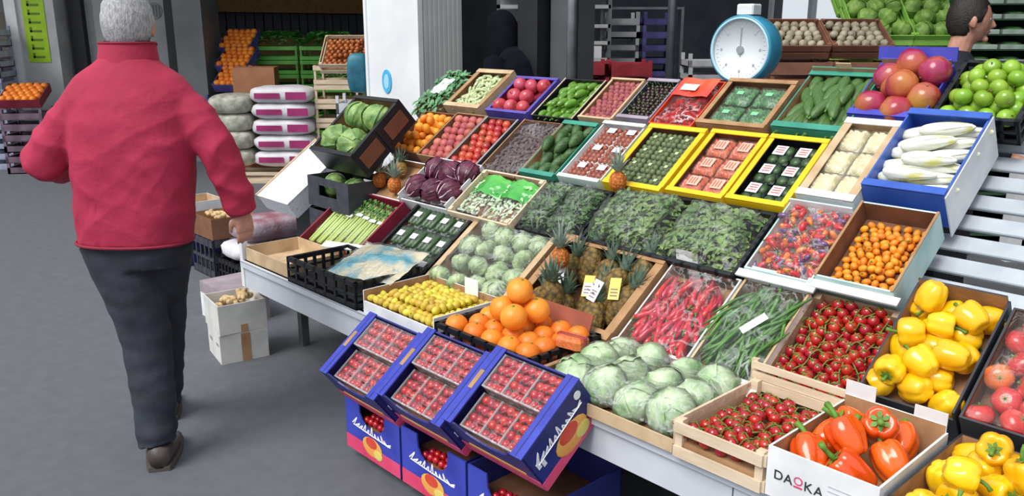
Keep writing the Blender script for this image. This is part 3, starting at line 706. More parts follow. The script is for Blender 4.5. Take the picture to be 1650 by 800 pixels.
armR = [m_(-1.20, 3.0, 1.345), m_(-1.118, 2.985, 1.28), m_(-1.05, 2.97, 1.19), m_(-1.02, 2.985, 1.08), m_(-.99, 3.0, .965)]
HM = T(*m_(-1.352, 3.06, 1.612)) @ R('Z', 6) @ R('X', -6)
bd = MB(); head(bd, HM)
bd.tube([m_(-1.355, 3.02, 1.40), m_(-1.355, 3.03, 1.48), m_(-1.354, 3.045, 1.57)], [.068, .06, .062], 14)
bd.rings([(m_(-1.37, 2.97, .84), .165, .11), (m_(-1.365, 2.975, 1.0), .165, .11), (m_(-1.35, 2.98, 1.2), .185, .115), (m_(-1.348, 3.0, 1.36), .185, .10), (m_(-1.35, 3.01, 1.43), .10, .075)], 20)
for a in (armL, armR): bd.tube(a, [.055, .05, .045, .042, .03], 10)
for a in (legB, legF): bd.tube(a, [.09, .08, .06, .055, .042], 10); bd.ball(.04, .07, .035, M=T(a[-1][0]-.02, a[-1][1]+.05, .055))
hand(bd, T(*m_(-.985, 3.0, .950)) @ R('Y', -4) @ R('Z', 40) @ Mx.Scale(.86, 4), .7, -1)
hand(bd, T(*m_(-1.668, 3.215, 1.115)) @ R('X', 85) @ R('Y', 0), .7, 1)
solid(bd, 'body', skin, .0055, 3, man)
face_bits(man, HM, hair_grey)
hb = MB()
def hairfn(t, p):
    d = V((sin(p)*cos(t), sin(p)*sin(t), cos(p))); k = 1+.035*nz.noise(d*9)+.02*nz.noise(d*22)
    x, y, z = d.x*.086*k, d.y*.106*k-.008, d.z*.128*k+.006
    if z < -.02 and d.y > -.1: x *= .82; y = min(y, .0)-.01
    if d.y > .45 and z < .07: y = .06; z = max(z, .05); x *= .9
    if z < -.085: z = -.085+(z+.085)*.3; x *= .86; y *= .9
    return (x, y, z)
hb.blob(hairfn, 44, 34)
part('hair', hb, hair_grey, man, True, HM)
jk = MB()
jk.rings([(m_(-1.372, 2.965, .848), .205, .135), (m_(-1.370, 2.965, .90), .207, .138), (m_(-1.362, 2.97, 1.0), .211, .142), (m_(-1.348, 2.975, 1.15), .218, .148), (m_(-1.345, 2.985, 1.28), .222, .146), (m_(-1.347, 2.995, 1.36), .226, .132), (m_(-1.35, 3.0, 1.40), .216, .118), (m_(-1.351, 3.005, 1.432), .186, .108), (m_(-1.352, 3.012, 1.462), .146, .098), (m_(-1.353, 3.02, 1.485), .108, .092), (m_(-1.353, 3.022, 1.50), .094, .090)], 36, 2.4)
jk.tube(armL, [.088, .083, .078, .072, .056], 16); jk.tube(armR, [.086, .08, .072, .066, .054], 16)
jk.tube([armR[-1], m_(-.984, 3.003, .945)], [.055, .05], 14); 
def folds(c):
    q1 = nz.noise(V((c.x*7+c.z*9, c.y*6, c.z*4-c.x*3))); q2 = nz.noise(V((c.x*8-c.z*10+5, c.y*6, c.z*4+c.x*3)))
    d = .016*(.5-abs(q1))*(.35+abs(c.x)*2.2)+.013*(.5-abs(q2))*(.4+abs(c.x)*2.0)+.008*nz.noise(V((c.x*4, c.y*4, c.z*5)))-.008
    k = min(1, max(0, (1.44-c.z)/.12)); return d*(.3+.7*k)
jo = solid(jk, 'jacket', jacket_m, .008, 12, man, folds)
cl = MB()
for k in range(2): pass
def collar(u, v):
    a = 2*pi*u; r = .95+.13*(1-v)
    return (-1.353-O_.x+.099*r*cos(a), 3.024-O_.y+.094*r*sin(a)+.012*v, 1.462+.088*v-.018*max(0, sin(a))*v)
cl.grid(collar, 36, 6); cl.grid(lambda u, v: tuple(V(collar(1-u, v))*1.0+V((-.006*cos(2*pi*(1-u)), -.006*sin(2*pi*(1-u)), 0))), 36, 6)
co = part('collar', cl, jacket_m, jo, True)
part('collar_edge', MB().tube([collar(k/30, 1) for k in range(31)], .005, 6), mat('jacket_edge', '8a1a36', None, rough=.8), jo, True)
part('inner_collar', MB().grid(lambda u, v: tuple(V(collar(u, .8+.28*v))+V((-.014*cos(2*pi*u), -.014*sin(2*pi*u), 0))), 30, 2), jacket_d, jo, True)
hem = [(-1.372-O_.x+.2035*math.copysign(abs(cos(a))**.87, cos(a)), 2.965-O_.y+.1335*math.copysign(abs(sin(a))**.87, sin(a)), .852) for a in [2*pi*k/40 for k in range(41)]]
part('hem', MB().tube(hem, .006, 6), mat('jacket_edge', '8a1a36', None), jo, True)
tr = MB()
tr.rings([(m_(-1.365, 2.975, .76), .165, .125), (m_(-1.365, 2.97, .84), .172, .125), (m_(-1.365, 2.97, .90), .170, .12)], 28, 2.3)
tr.tube(legB, [.115, .103, .086, .074, .070], 18, flat=1.05); tr.tube(legF, [.10, .09, .08, .072, .068], 18, flat=1.05)
tr.tube([legB[-1], m_(-1.335, 2.870, .085)], [.071, .075], 16); tr.tube([legF[-1], m_(-1.48, 3.295, .06)], [.068, .07], 16)
def folds2(c): return .006*nz.noise(V((c.x*8, c.y*8, c.z*20)))+.0045*sin(c.z*55+3*nz.noise(c*7))*max(0, .6-c.z)*1.3
solid(tr, 'trousers', jeans, .008, 4, man, folds2)
shoe(man, T(*m_(-1.336, 2.905, 0)) @ R('Z', 14) @ Mx.Diagonal((1.12, 1, 1, 1))); shoe(man, T(*m_(-1.478, 3.31, 0)) @ R('Z', 22))

def bystander(label, M, jm, hm, bend=0.0, head_turn=0, hood=False):
    """standing figure facing +y, origin between the feet; bend leans the trunk forward"""
    p = thing('person', label, 'person', M)
    sb_, cb_ = sin(bend), cos(bend)
    def tk(x, y, z): return (x, y*cb_+(z-.92)*sb_, .92+(z-.92)*cb_-y*sb_) if z > .92 else (x, y, z)
    B = MB(); HMx = Mx.Translation(tk(0, .05, 1.62)) @ R('X', -math.degrees(bend)*.8) @ R('Z', head_turn); head(B, HMx)
    B.tube([tk(0, 0, 1.38), tk(0, .015, 1.47), tk(0, .035, 1.56)], [.065, .056, .058], 12)
    B.tube([tk(0, 0, .9), tk(0, .005, 1.1), tk(0, .005, 1.3), tk(0, 0, 1.4)], [.14, .14, .16, .11], 16, flat=.75, up=(0, 1, 0))
    al = []
    for s_ in (-1, 1):
        a = [tk(s_*.18, 0, 1.38), tk(s_*.24, .0, 1.24), tk(s_*.26, .02, 1.12), tk(s_*.25, .12, 1.02), tk(s_*.22, .24, .98)]; al.append(a)
        B.tube(a, [.05, .046, .042, .038, .028], 10)
        d = (V(a[-1])-V(a[-2])).normalized(); q = V((0, 0, -1)).rotation_difference(d).to_matrix().to_4x4()
        hand(B, Mx.Translation(a[-1]) @ q, .6, -s_)
        B.tube([(s_*.09, 0, .9), (s_*.1, .01, .5), (s_*.1, 0, .08)], [.085, .06, .042], 10); B.ball(.04, .09, .04, M=T(s_*.1, .05, .045))
    solid(B, 'body', skin, .007, 2, p); face_bits(p, HMx, hm)
    part('hair', MB().blob(hairfn, 30, 22), hm, p, True, HMx @ Mx.Scale(.97, 4))
    if hood: part('hood', MB().blob(lambda t, q: ((.100 if cos(q) > 0 else .100+.05*cos(q)**2)*sin(q)**.8*cos(t), min(.122*sin(q)**.8*sin(t)-.02, .045), (.14 if cos(q) > 0 else .21)*cos(q)), 24, 18), jm, p, True, HMx)
    J = MB(); J.tube([tk(0, 0, .82), tk(0, 0, .95), tk(0, .0, 1.1), tk(0, 0, 1.3), tk(0, 0, 1.40), tk(0, .01, 1.47)], [.18, .185, .185, .205, .16, .075], 20, flat=.72, up=(0, 1, 0))
    for a in al: J.tube(a, [.08, .072, .066, .058, .045], 12)
    solid(J, 'jacket', jm, .011, 4, p, lambda c: .006*nz.noise(c*9))
    Q = MB(); Q.rings([((0, 0, .78), .165, .12), ((0, 0, .93), .165, .115)], 20)
    for s_ in (-1, 1): Q.tube([(s_*.085, 0, .88), (s_*.1, .01, .5), (s_*.1, 0, .06)], [.105, .08, .068], 14); shoe(p, T(s_*.1, .03, 0))
    solid(Q, 'trousers', trous2, .012, 3, p)
    return p
bystander('dark haired person in navy jacket standing in profile behind the stall', T(2.225, 4.32, .02) @ R('Z', -104), navycloth, hair_dark)
bystander('person in dark clothes bending forward right of the white column', T(.17, 5.5, 0.06) @ R('Z', 40), mat('black_cloth', '0b0e16', '11151f', 8, .95, .2, 20, spec=.1), hair_dark, .5, hood=True)
step = carton('standing_board', 'low grey board under the person in navy jacket', T(2.225, 4.32, 0), .6, .5, .02, dgrey, dgrey, cat='board')

# ================================================================== THE STALL
st = thing('market_stall', 'long sloping produce stall with galvanised front board and white slats', 'stall', S)
part('table_top', sb(-.02, 3.9, .02, .46, .465, .495), alu, st)
for k, (a, b) in enumerate(((-.02, 1.3), (1.305, 2.76), (2.765, 3.9))):
    part('front_board', MB().box(a, b, .035, .05, .36, .497).box(a, b, .02, .06, .49, .497), alu, st)
part('end_board', MB().box(-.035, -.02, .035, 1.5, .36, .497), alu, st)
part('end_upright', MB().box(-.04, -.01, .03, .06, .36, .62), whitepaint, st)
leg_me = sb(-.02, .02, -.02, .02, 0, .47).mesh('leg', steel, False)
for x in (.05, 1.3, 2.6, 3.8):
    for y in (.30, 1.3): obj('leg', leg_me, st, T(x, y, 0))
part('brace', sb(-.02, 3.9, .28, .32, .3, .34), steel, st)
part('skirt_cloth', sb(-.02, 3.9, 1.28, 1.30, .05, .46), mat('dark_cloth', '0f1013', '16181c', 9, .9), st)
INCL = S.inverted() @ INC
slat_me = MB().rbox(-2.02, 2.02, -.032, .032, -.012, .0, .004).mesh('slat', slatwhite, False)
for k in range(16): obj('slat', slat_me, st, INCL @ T(1.90, -.02+.097*k, -.155))
rail_me = MB().box(-.02, .02, -.1, 1.55, -.21, -.167).mesh('rail', steel, False)
for x in (0, 1.2, 2.4, 3.7): obj('rail', rail_me, st, INCL @ T(x, 0, 0))
bp_me = sb(-.02, .02, -.02, .02, 0, 1.25).mesh('back_post', steel, False)
for x in (.02, 1.2, 2.4, 3.7): obj('back_post', bp_me, st, T(x, 1.66, 0))

# ---- crates standing flat on the front shelf: (s0, s1) along, (d0, d1) deep, top at .6
def flat(s0, s1, d0, d1, h, z=.498): return S @ T((s0+s1)/2, (d0+d1)/2, z), s1-s0, d1-d0
def up(s0, s1, r0, r1, h, off=0): return INC @ T((s0+s1)/2, (r0+r1)/2, off-h), s1-s0, r1-r0

M, w_, l_ = flat(.0, .44, .045, .33, .07)
carton('shallow_box', 'empty shallow pale cardboard box at the left end of stall', M, w_, l_, .07, tan, tan, front=.9)
lf_ = thing('cardboard_flap', 'loose white board strip leaning between empty box and celery', 'cardboard', S @ T(.50, .34, .60) @ R('Z', 22) @ R('X', 18))
part('strip', MB().box(-.17, .14, -.02, .03, 0, .005), white, lf_)
M, w_, l_ = flat(.46, 1.02, .02, .34, .12)
plastic_crate('plastic_crate', 'flat black lattice plastic crate at the front under the courgettes', M, w_, l_, .115, floor=.03)
# plastic pack with pale print draped over the front crate
pk = thing('printed_plastic_pack', 'teal and cream printed plastic pack draped over front black crate', 'plastic bag', S @ T(.865, .235, .625) @ R('Z', 14) @ R('X', 16))
part('film_body', MB().grid(lambda u, v: ((u-.5)*.36, (v-.5)*.27, .025*sin(pi*v)*sin(pi*u)+.012*nz.noise(V((u*6, v*6, 1)))), 20, 14), mat('pack_print', '4f9fb2', 'd6ccb0', 7, .3, lo=.42, hi=.56, coat=.4), pk, True)
part('film', MB().grid(lambda u, v: ((u-.5)*.37, (v-.5)*.28, .006+.025*sin(pi*v)*sin(pi*u)+.012*nz.noise(V((u*6, v*6, 1)))), 20, 14), film2, pk, True)

M, w_, l_ = flat(1.06, 1.52, .03, .36, .1)
lemb = carton('lemon_box', 'white outside brown inside box of small yellow lemons', M, w_, l_, .095, white, brown, front=.55, floor=.04)
part('price_card', MB().box(.02, .10, l_/2-.012, l_/2-.009, .06, .14), paper, lemb)
fill(M, w_-.02, l_-.02, .033, .045, [lemon], 'lemon', 'small pale yellow lemon in the white box beside the oranges', 'lemon', 'small lemons in the white box', heap=.7)

M, w_, l_ = flat(1.50, 2.04, .0, .34, .1); M = M @ T(.03, 0, 0)
oc = plastic_crate('orange_crate', 'black rimmed crate of oranges in front of pineapples', M, w_-.06, l_, .10, black, floor=.03, liner=redwood)
part('board_flap', MB().box(-.20, .2, .0, .006, 0, .07, M=T(0, l_/2-.02, .09) @ R('X', -20)), redwood, oc)
fill(M, w_-.09, l_-.03, .083, .045, [orange], 'orange', 'orange in the bottom layer of the black rimmed crate', 'orange', 'oranges in the black rimmed crate', tilt)
for i, (x, y, z, lb) in enumerate([(-.045, -.02, .165, 'large orange lower left of the little pyramid on the oranges'), (.048, -.055, .165, 'large orange at the front of the little pyramid on the oranges'), (.05, .05, .165, 'large orange behind right in the little pyramid on the oranges'), (-.035, .075, .165, 'large orange hidden at the back of the little pyramid'), (.008, .01, .235, 'topmost large orange of the pyramid on the orange crate')]):
    put(grapefruit, 'large_orange', lb, 'orange', M @ T(x, y, z) @ tilt(), None)
bk = thing('orange_net_basket', 'small orange net tray at right end of the orange crate', 'tray', M @ T(.245, .02, .10) @ R('Z', 10))
part('tray', MB().rbox(-.05, .05, -.035, .035, 0, .035, .01), mat('orange_net', 'c9622c', 'e0804a', 60, .6, .4, 150), bk)
part('band', MB().box(-.052, .052, -.01, .01, .0, .037), m_mango, bk)

M, w_, l_ = flat(2.08, 2.60, .0, .375, .09)
ib = carton('iceberg_box', 'wide cardboard box of wrapped iceberg lettuces at the front edge', M, w_, l_, .085, tan, brown, rim_x=brown, rimw=.015, front=.45, floor=.006)
part('white_rim', MB().box(-w_/2, w_/2, l_/2-.03, l_/2, .087, .094), white, ib)
for j in range(3):
    for i in range(4):
        put(iceberg[(i+j) % 3], 'iceberg', 'wrapped pale green iceberg lettuce in the wide front box, '+['front', 'middle', 'back'][j]+' row, '+NTH[i]+' from left', 'lettuce', M @ T(-.185+.123*i+rnd.uniform(-.006, .006), -.105+.115*j, .056+(.012 if (i+j) % 2 else 0)) @ rot(), 'iceberg lettuces in the wide front box')
film_sheet(ib, w_-.02, l_-.02, .112, .012, film2, .05, seed=2)
M, w_, l_ = flat(2.60, 2.86, .0, .385, .1)
wc = wood_crate('tomato_crate', 'pale wooden slatted crate of vine tomatoes on the front edge', M, w_, l_, .1, wood, n=2, gap=.4, floor=.04, inner=brown)
for i in range(4):
    for j in range(3):
        truss(M @ T(-.085+.057*i+rnd.uniform(-.006, .006), -.125+.125*j, .058+.008*(i % 2)) @ R('Z', rnd.uniform(-25, 25)), 'red tomato truss in the wooden front crate, %s row, %s from left' % (NTH[j], NTH[i]), 'tomato trusses in the wooden front crate', 6)

M, w_, l_ = flat(2.87, 3.14, .0, .38, .13, .5)
db = carton('white_pepper_box', 'white box with dark lettering holding orange peppers', M, w_, l_, .13, white, brown, back=1.15, floor=.05)
part('side_print', MB().box(-w_/2-.001, -w_/2, -.1, .1, .09, .095), mat('pale_print', 'b9bec6', None), db)
F_ = T(-w_/2+.045, -l_/2-.0006, .03) @ R('X', 90)
F2 = T(0, -l_/2-.001, 0)
for k, ch in enumerate('DA KA'):
    if ch != ' ': text(db, ch, .034, ink, T(-w_/2+.032+.0255*k, -l_/2-.0012, .062) @ R('X', 90))
text(db, 'O', .03, mat('pink_logo', 'd0507a', None), T(-w_/2+.032+.051, -l_/2-.0012, .067) @ R('X', 90), 'logo')
part('logo', MB().box(-.011, .011, 0, .001, -.002, .002, M=T(-w_/2+.083, -l_/2-.0014, .052)), pink, db)
for k in range(3): part('small_print', MB().box(.02, .10, -l_/2-.001, -l_/2, .085-.012*k, .088-.012*k), mat('pale_print', 'b9bec6', None), db)
part('back_flap', MB().box(-.13, -.05, l_/2-.004, l_/2, .13, .19), white, db); part('back_flap', MB().box(.05, .13, l_/2-.004, l_/2, .13, .18), white, db)
for i, (x, y, z, a, t_, lb) in enumerate([(-.075, -.10, .095, 40, 60, 'front left'), (.035, -.11, .095, 110, 55, 'front right'), (-.075, .01, .10, -30, 65, 'middle left'), (.08, .0, .1, 60, 55, 'middle right'), (-.07, .115, .1, 150, 60, 'back left'), (.05, .115, .1, 20, 65, 'back right'), (-.015, -.04, .145, 75, 45, 'upper front'), (.02, .06, .15, 200, 50, 'upper rear')]):
    put(opep[i % 3], 'bell_pepper', lb+' glossy orange bell pepper in the white lettered box', 'pepper', M @ T(x, y, z) @ R('Z', a+180) @ R('X', t_) @ R('Z', 40*i), 'orange peppers in the white box')
M, w_, l_ = flat(3.15, 3.45, .02, .44, .12)
yb = carton('dark_pepper_box', 'dark printed box of yellow peppers in the front right corner', M, w_, l_, .115, mat('dark_print_board', '2c2f36', '363a42', 9, .5), brown, floor=.045)
part('round_print', MB().tube([(-.08, -l_/2-.001, .05), (-.08, -l_/2-.002, .05)], .035, 18), mat('skin_print', 'b07a5c', 'c28c6a', 8), yb)
sl = slots(w_-.02, l_-.02, .084, .25); rk = ranks(sl, .084)
for i, (x, y, d_) in enumerate(sl):
    put(ypep[i % 4], 'bell_pepper', 'yellow bell pepper in the dark front corner box, '+rk[i], 'pepper', M @ T(x, y, .092+d_) @ rot(), 'yellow peppers in the dark front box')
for i, (x, y) in enumerate([(-.05, -.08), (.05, .02), (-.04, .1)]):
    put(ypep[i], 'bell_pepper', ['front', 'middle', 'rear'][i]+' top yellow bell pepper heaped in the dark front corner box', 'pepper', M @ T(x, y, .155) @ rot(), 'yellow peppers in the dark front box')

# ---- first row up the slope
M, w_, l_ = up(.0, .50, -.02, .36, .1)
carton('celery_box', 'maroon sided box of celery hearts at the left end of slope', M, w_, l_, .10, maroon, maroon, rim_x=maroon, rimw=.012, front=.5, floor=.03)
for i in range(7):
    put(cel, 'celery', 'pale green celery bunch in the maroon box, %s from left' % NTH[i], 'celery', M @ T(-.205+.068*i, -.005+rnd.uniform(-.012, .012), .062) @ R('Z', rnd.uniform(-3, 3)), 'celery bunches in the maroon box')
M, w_, l_ = up(.60, 1.0, -.0, .385, .09)
plastic_crate('courgette_crate', 'black plastic crate of film wrapped courgette packs', M, w_+.02, l_+.02, .09, floor=.04)
for i in range(4):
    for j in range(3):
        rows = ['lowest', 'middle', 'top']; cols = ['first', 'second', 'third', 'last']
        put(zuc, 'courgette_pack', 'courgette pack with white sticker, %s row, %s from the left' % (rows[j], cols[i]), 'vegetable pack', M @ T(-.15+.1*i, -.125+.126*j, .045) @ Mx.Scale(.92, 4), 'wrapped courgette packs in the black crate')
M, w_, l_ = up(1.03, 1.53, -.01, .385, .12)
lb_ = carton('lettuce_box', 'brown box with hand holes full of bagged pale lettuces', M, w_, l_, .12, brown, tan, hole_x=(.2, .55, .75), rim_x=tan, rimw=.03, front=.7, floor=.04)
sl = slots(w_-.05, l_-.02, .098, .15); rk = ranks(sl, .098)
for i, (x, y, d_) in enumerate(sl):
    put(hearts[i % 3], 'lettuce', 'bagged pale lettuce in the box with hand holes, '+rk[i], 'lettuce', M @ T(x, y, .10+d_) @ rot(), 'bagged lettuces in the brown box')
film_sheet(lb_, w_-.06, l_-.02, .155, .02, film2, .11, seed=3)
M, w_, l_ = up(1.56, 2.06, .0, .40, .13)
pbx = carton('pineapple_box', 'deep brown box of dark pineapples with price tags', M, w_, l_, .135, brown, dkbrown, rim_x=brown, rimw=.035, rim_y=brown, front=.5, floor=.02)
PM = M
for i, (x, y, z, a, t_, lb) in enumerate([(-.17, -.13, .08, 90, 62, 'dark pineapple lying front left in the deep brown box'), (-.05, -.13, .085, 95, 58, 'dark pineapple lying front centre beside the tall crowned one'), (.09, -.12, .08, 100, 70, 'dark pineapple lying under the yellow price tags'), (.165, -.02, .08, 70, 60, 'dark pineapple along the right wall of the deep brown box'), (-.16, .05, .08, 80, 60, 'dark pineapple at the left wall of the deep brown box'), (.02, .07, .08, 95, 62, 'dark pineapple at the back centre of the deep brown box'), (.15, .12, .08, 85, 62, 'dark pineapple in the back right corner of the deep brown box'), (.03, -.03, .075, 85, 75, 'dark pineapple beneath the slim white price tag'), (-.09, .12, .08, 95, 60, 'dark pineapple at the back left of the deep brown box'), (.09, .03, .10, 80, 70, 'dark pineapple behind the yellow price tags')]):
    put(pine[i % 2], 'pineapple', lb, 'pineapple', M @ T(x, y, z) @ R('Z', a-90) @ R('X', -t_), 'pineapples in the deep brown box')
put(pine[0], 'pineapple', 'pineapple standing upright with grey green crown in the box', 'pineapple', S @ T(1.745, .40, .625) @ R('Z', 40), None)
for i, (x, y, a) in enumerate([(-.12, .0, 15), (.04, -.02, 12), (.08, -.03, -10), (.15, .0, 14)]):
    tg = thing('price_tag', ['white price tag left of the upright pineapple', 'yellow topped price tag centre of the pineapple box', 'slim white price tag beside the yellow topped tag', 'yellow price tag at the right of the pineapple box'][i], 'price tag', M @ T(x, y, .155) @ R('Z', a) @ R('X', 25))
    part('card', MB().box(-.022, .022, -.04, .04, 0, .002), mat('tag_yellow', 'e2c95c', 'e9d67e', 5) if i in (1, 3) else paper, tg)
    if i != 3: part('print_panel', MB().box(-.018, .018, -.034, .012, .002, .003), paper, tg)
    for q in range(3): part('print_line', MB().box(-.014, .014, -.028+.012*q, -.024+.012*q, .003, .0036), mat('tag_ink', '8c6a6a', None), tg)
M, w_, l_ = up(2.08, 2.36, -.01, .39, .11)
cb = carton('chili_box', 'white and brown box of red chillies under crinkled film', M, w_, l_, .11, white, brown, floor=.05)
part('white_flap', MB().box(-.13, -.04, 0, .004, 0, .07, M=T(0, l_/2, .09) @ R('X', -25)), white, cb)
part('white_rim', MB().box(-w_/2-.01, w_/2, -l_/2-.03, -l_/2+.005, .105, .111), white, cb)
for i in range(170):
    put(chili[i % 2], 'chili', 'glossy red chilli under crinkled film in the white box', 'chilli', M @ T(rnd.uniform(-.112, .112), rnd.uniform(-.13, .135), .056+.008*(i // 22)) @ R('Z', rnd.uniform(-40, 40)) @ R('Y', rnd.uniform(0, 360)), 'red chillies under film')
film_sheet(cb, w_-.014, l_-.01, .134, .024, pinkfilm, .108, seed=5)
M, w_, l_ = up(2.37, 2.60, .02, .40, .10)
bb = carton('bean_box', 'brown edged box of green beans under clear film', M, w_, l_, .10, white, brown, rim_x=tan, rimw=.008, floor=.045)
part('white_flap', MB().box(-.10, -.01, 0, .004, 0, .06, M=T(0, l_/2, .08) @ R('X', -30)), white, bb)
part('white_rim', MB().box(-w_/2-.02, w_/2+.02, -l_/2-.035, -l_/2, .09, .097), white, bb)
for i in range(230):
    put(bean[i % 2], 'green_bean', 'thin green bean under clear film right of the chillies', 'bean', M @ T(rnd.uniform(-.095, .095), rnd.uniform(-.105, .11), .05+.009*(i // 30)) @ R('Z', rnd.uniform(-42, 20)) @ R('Y', rnd.uniform(0, 360)), 'green beans under clear film')
film_sheet(bb, w_-.014, l_-.01, .128, .02, pinkfilm, .098, seed=8)
bt = thing('white_bean_tag', 'white paper slip lying on the film over the beans', 'paper', M @ T(.03, .0, .14) @ R('Z', -35) @ R('X', 6))
part('slip', MB().box(-.014, .014, -.045, .045, 0, .001), paper, bt)
M, w_, l_ = up(2.605, 2.87, .04, .42, .12)
tb = wood_crate('vine_tomato_crate', 'brown sided crate of many red vine tomatoes on slope', M, w_, l_, .10, mat('grey_brown_wood', '8f7660', 'a68d74', 6, .75, stretch=(1, 8, 8)), n=2, gap=.08, floor=.045, inner=brown)
for i in range(5):
    for j in range(4):
        truss(M @ T(-.10+.05*i+rnd.uniform(-.006, .006), -.145+.098*j, .062+.012*(i % 2)+rnd.uniform(0, .01)) @ R('Z', rnd.uniform(-30, 30)), 'red tomato truss in the brown sloping crate, %s row, %s from left' % (NTH[j], NTH[i]), 'tomato trusses in the sloping crate', 6, ln=.11)
wl_ = thing('wood_rail', 'pale wooden rail of slats below the sloping vine tomatoes', 'rail', S @ T(2.735, .395, .60))
for k in range(2): part('slat', MB().box(-.15, .15, -.005, .005, .03*k, .02+.03*k), wood, wl_)
for k in (-1, 1): part('post', MB().box(k*.15-.01, k*.15+.01, .005, .02, -.05, .055), wood, wl_)
M, w_, l_ = up(2.885, 3.13, .12, .51, .13, .02)
yb2 = carton('pepper_box', 'dark edged brown box of large yellow peppers on slope', M, w_, l_, .14, mat('dark_print_board', '2c2f36', '363a42', 9, .5), brown, back=1.15, front=.75, floor=.06)
sl = slots(w_-.0, l_-.02, .08, .25); rk = ranks(sl, .08)
for i, (x, y, d_) in enumerate(sl):
    put(ypep[i % 4], 'bell_pepper', 'yellow bell pepper in the sloping dark edged box, '+rk[i], 'pepper', M @ T(x, y, .105+d_) @ rot(), 'yellow peppers in the sloping box')
for i in range(7):
    put(ypep[i % 4], 'bell_pepper', 'upper yellow bell pepper in the sloping dark edged box, %s up from front' % NTH[i], 'pepper', M @ T(-.06+.06*(i % 3), -.13+.045*i, .158) @ rot(), 'yellow peppers in the sloping box')
M, w_, l_ = up(3.14, 3.42, .12, .50, .12, .02)
mb_ = carton('mixed_tomato_box', 'dark box of large mixed tomatoes under film at right edge', M, w_, l_, .12, mat('dark_print_board', '2c2f36', '363a42', 9, .5), dkbrown, floor=.05)
sl = slots(w_-.01, l_-.01, .068, .2); rk = ranks(sl, .068)
for i, (x, y, d_) in enumerate(sl):
    c = ['red', 'red', 'orange', 'red', 'yellow'][(i*3+i//4) % 5]
    put(bigtom[c], 'tomato', 'large %s tomato under film at the right edge, %s' % (c, rk[i]), 'tomato', M @ T(x, y, .098+d_) @ tilt(.9), 'large tomatoes under film')
film_sheet(mb_, w_-.02, l_-.02, .145, .02, film2, .12, seed=12)

# ---- second row up the slope
m_spin = mat('spinach_leaf', '4a6f35', '7f9a55', 9, .55, rv=.1); m_herb = mat('herb_leaf', '35592c', '5f8446', 14, .6)
M, w_, l_ = up(.13, .44, .37, .62, .09, .04)
pb2 = carton('small_pineapple_box', 'white edged tray of small orange pineapples above celery', M, w_, l_, .06, white, brown, front=.6, floor=.02)
for i, (x, y, lb) in enumerate([(-.085, -.05, 'small orange pineapple standing left above the celery'), (.06, -.06, 'small orange pineapple with big grey crown above the celery'), (-.01, .05, 'small brown pineapple behind the two orange ones')]):
    put(babypine if i < 2 else pineapple(.034, .04, mat('brown_baby_rind', '7a5526', 'a37a3a', 90, .6, .3, kind='voronoi', lo=.15, hi=.6), m_crown, .09, 9), 'small_pineapple', lb, 'pineapple', M @ T(x, y, .07) @ R('X', -35) @ R('Z', 30*i), None)
M, w_, l_ = up(.46, .83, .37, .65, .10, .04)
rb = carton('radicchio_box', 'white box of dark purple radicchio heads', M, w_, l_, .10, white, white, floor=.02, front=.7)
for i, (x, y) in enumerate([(-.11, -.06), (.02, -.07), (.125, -.05), (-.09, .07), (.035, .06), (.13, .08)]):
    put(radicchio[i % 2], 'radicchio', ['purple radicchio front left in the white box', 'purple radicchio front centre in the white box', 'purple radicchio front right in the white box', 'purple radicchio back left in the white box', 'purple radicchio back centre in the white box', 'purple radicchio back right in the white box'][i], 'radicchio', M @ T(x, y, .085) @ rot(), 'radicchio heads in the white box')
part('film', MB().grid(lambda u, v: ((u-.5)*.34, -.14+.05*v, .09-.02*v+.01*nz.noise(V((u*9, v*4, 2)))), 16, 5), film2, rb, True)
M, w_, l_ = up(.86, 1.26, .36, .63, .08, .03)
gb = wood_crate('salad_crate', 'pale wooden crate with bright green printed salad bags', M, w_, l_, .08, wood, n=2, gap=.15, floor=.03, inner=brown)
for i, (x, lb) in enumerate([(-.095, 'green printed salad bag in left half of wooden crate'), (.085, 'green printed salad bag in right half of wooden crate')]):
    bgm = thing('salad_bag', lb, 'salad bag', M @ T(x, 0, .035))
    part('printed_film', MB().grid(lambda u, v: ((u-.5)*.19, .115*(v), .02+.032*sin(pi*u)*1+.01*nz.noise(V((u*7, v*7, i)))), 16, 10), mat('bag_green_print', '2f9a3a', '58b848', 6, .3, coat=.4), bgm, True)
    part('clear_film', MB().grid(lambda u, v: ((u-.5)*.19, -.115+.115*v, .02+.032*sin(pi*u)*sin(pi*(.15+.85*v)/2)+.012*nz.noise(V((u*9, v*9, i)))), 16, 10), film2, bgm, True)
    leaves_stuff(bgm, .18, .22, .0, .04, mat('pale_salad', 'a9c79a', 'd2e2c6', 9, .5), 160, .016, 40+i)
